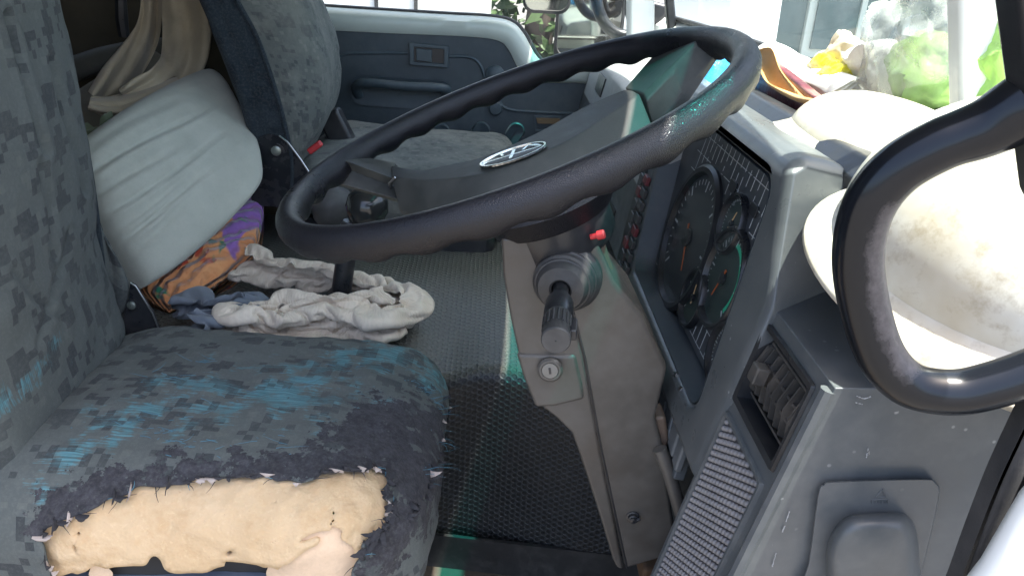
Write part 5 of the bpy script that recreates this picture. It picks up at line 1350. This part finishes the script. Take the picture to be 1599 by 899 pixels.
MB().tube([P(1002, 46, y=1.3), P(1024, 24, y=1.29)], .012, 10).build('link', M['metal'], st)

wp = simple('white_van_paint', (.80, .81, .79), .3, 0, .05, 2)
van = thing('white_van', 'white van parked beyond the far door window', 'van', (-.5, 3.6, 0))
v0 = P(500, 30, y=3.4); 
MB().prism([(-3.2, 3.4, .5), (-.05, 3.4, .5), (-.05, 3.4, 2.3), (-3.2, 3.4, 2.5)], (0, 1.7, 0)).build('van_body', wp, van, bevel=.05)
for xx in (-.42, -.62, -1.2, -2.0): MB().box((xx, 3.396, 1.4), (.018, .012, 1.7)).build('panel_gap', M['rubber'], van)
MB().box((-1.6, 3.392, 1.0), (3.0, .02, .08)).build('rub_strip', M['rubber'], van, bevel=.005)
for xx in (-.8, -2.6):
    wh = MB().lathe([(.16, -.06), (.30, -.1), (.33, -.06), (.33, .06), (.3, .1)], (xx, 3.5, .33), (0, 1, 0), 28).build('wheel', M['rubber'], van, smooth=40)
    MB().lathe([(.18, -.075), (.1, -.09), (.0005, -.08)], (xx, 3.5, .33), (0, 1, 0), 20, caps=False).build('hub', M['metal'], wh)
# white truck front beyond the far pillar (pale bonnet and dark window)
tr2 = thing('white_lorry', 'white lorry cab parked beyond the far front pillar', 'lorry', (1.2, 3.6, 0))
MB().prism([(.36, 3.0, .4), (1.36, 3.0, .4), (1.30, 3.0, 2.4), (.60, 3.0, 2.4)], (0, 2.0, 0)).build('cab_body', wp, tr2, bevel=.06)
MB().prism([(.80, 2.985, 1.62), (1.12, 2.985, 1.62), (1.1, 2.985, 2.2), (.86, 2.985, 2.2)], (0, -.012, 0)).build('side_window', simple('dark_window', (.03, .04, .045), .08), tr2, bevel=.01)
for xx in (.85,): 
    wh = MB().lathe([(.2, -.1), (.42, -.13), (.45, -.08), (.45, .1)], (xx, 3.1, .45), (0, 1, 0), 28).build('wheel', M['rubber'], tr2, smooth=40)
# grimy building and gate seen through the windscreen
wl_m = NT('weathered_teal_wall'); o = wl_m.tc(); n1 = wl_m.noise(wl_m.map(o, (1, 1, .35)), 2.2, 6, .65)
wl_m.base(wl_m.mix(wl_m.ramp(n1, .35, .65), (.07, .11, .105), (.14, .19, .185))); wl_m.rough(.8)
hw_ = thing('painted_building', 'faded teal building with a lean-to roof beyond the windscreen', 'building', (6.2, 6.0, 0))
MB().box((6.2, 6.9, 1.9), (9.4, 3.0, 3.8)).build('wall', wl_m.m, hw_, bevel=.02)
MB().box((6.2, 6.5, 3.9), (9.8, 4.4, .16)).build('roof', simple('tin_roof', (.4, .42, .42), .5, .4), hw_, bevel=.02)
for k in range(6):
    f = MB().box((2.75+k*1.5, 5.385, 1.75), (.8, .05, 1.3)).build('window', M['cream'], hw_, bevel=.01)
    MB().box((2.75+k*1.5, 5.352, 1.75), (.68, .03, 1.16)).build('pane', simple('dusty_pane', (.10, .15, .15), .25), f)
    MB().box((2.75+k*1.5, 5.33, 1.75), (.04, .03, 1.16)).build('mullion', M['cream'], f)
for k in range(8): MB().box((1.98+k*1.5, 5.38, 1.9), (.12, .06, 3.6)).build('pilaster', simple('pale_pilaster', (.30, .38, .38), .7), hw_, bevel=.008)
MB().box((6.2, 5.37, .5), (9.4, .08, .1)).build('plinth', M['cream'], hw_, bevel=.01)

# dark trees behind the van
def tree(x, y, h, label, seed):
    t = thing('leafy_tree', label, 'tree', (x, y, 0), 'trees beyond the parked vehicles'); r0 = random.Random(seed)
    bark = simple('bark', (.08, .06, .045), .9, 0, .3, 9); MB().tube([(x, y, 0), (x+.1, y, h*.4), (x-.05, y+.1, h*.8)], [.16, .12, .05], 10).build('trunk', bark, t)
    lm = simple('leaf', (.055, .10, .03), .6, 0, .5, 3); mb = MB()
    for _ in range(2600):
        d = Vector((r0.gauss(0, 1), r0.gauss(0, 1), r0.gauss(0, 1))).normalized()*(r0.random()**.4)
        p = Vector((x, y, h*.65))+Vector((d.x*1.3, d.y*1.2, d.z*h*.5)); p += Vector((1, 1, 1))*fbm(p, .9, 2)*.5
        s = r0.uniform(.05, .11); a = Vector((r0.gauss(0, 1), r0.gauss(0, 1), r0.gauss(0, .6))).normalized(); b = a.orthogonal().normalized()
        mb.add([p-a*s, p-b*s*.45, p+a*s, p+b*s*.45], [(0, 1, 2, 3)])
    mb.build('crown', lm, t, smooth=0, recalc=False)
tree(.28, 6.2, 3.6, 'dark leafy tree between the white van and the white lorry', 3)
tree(-1.6, 8.0, 4.2, 'taller leafy tree rising behind the white van', 4)
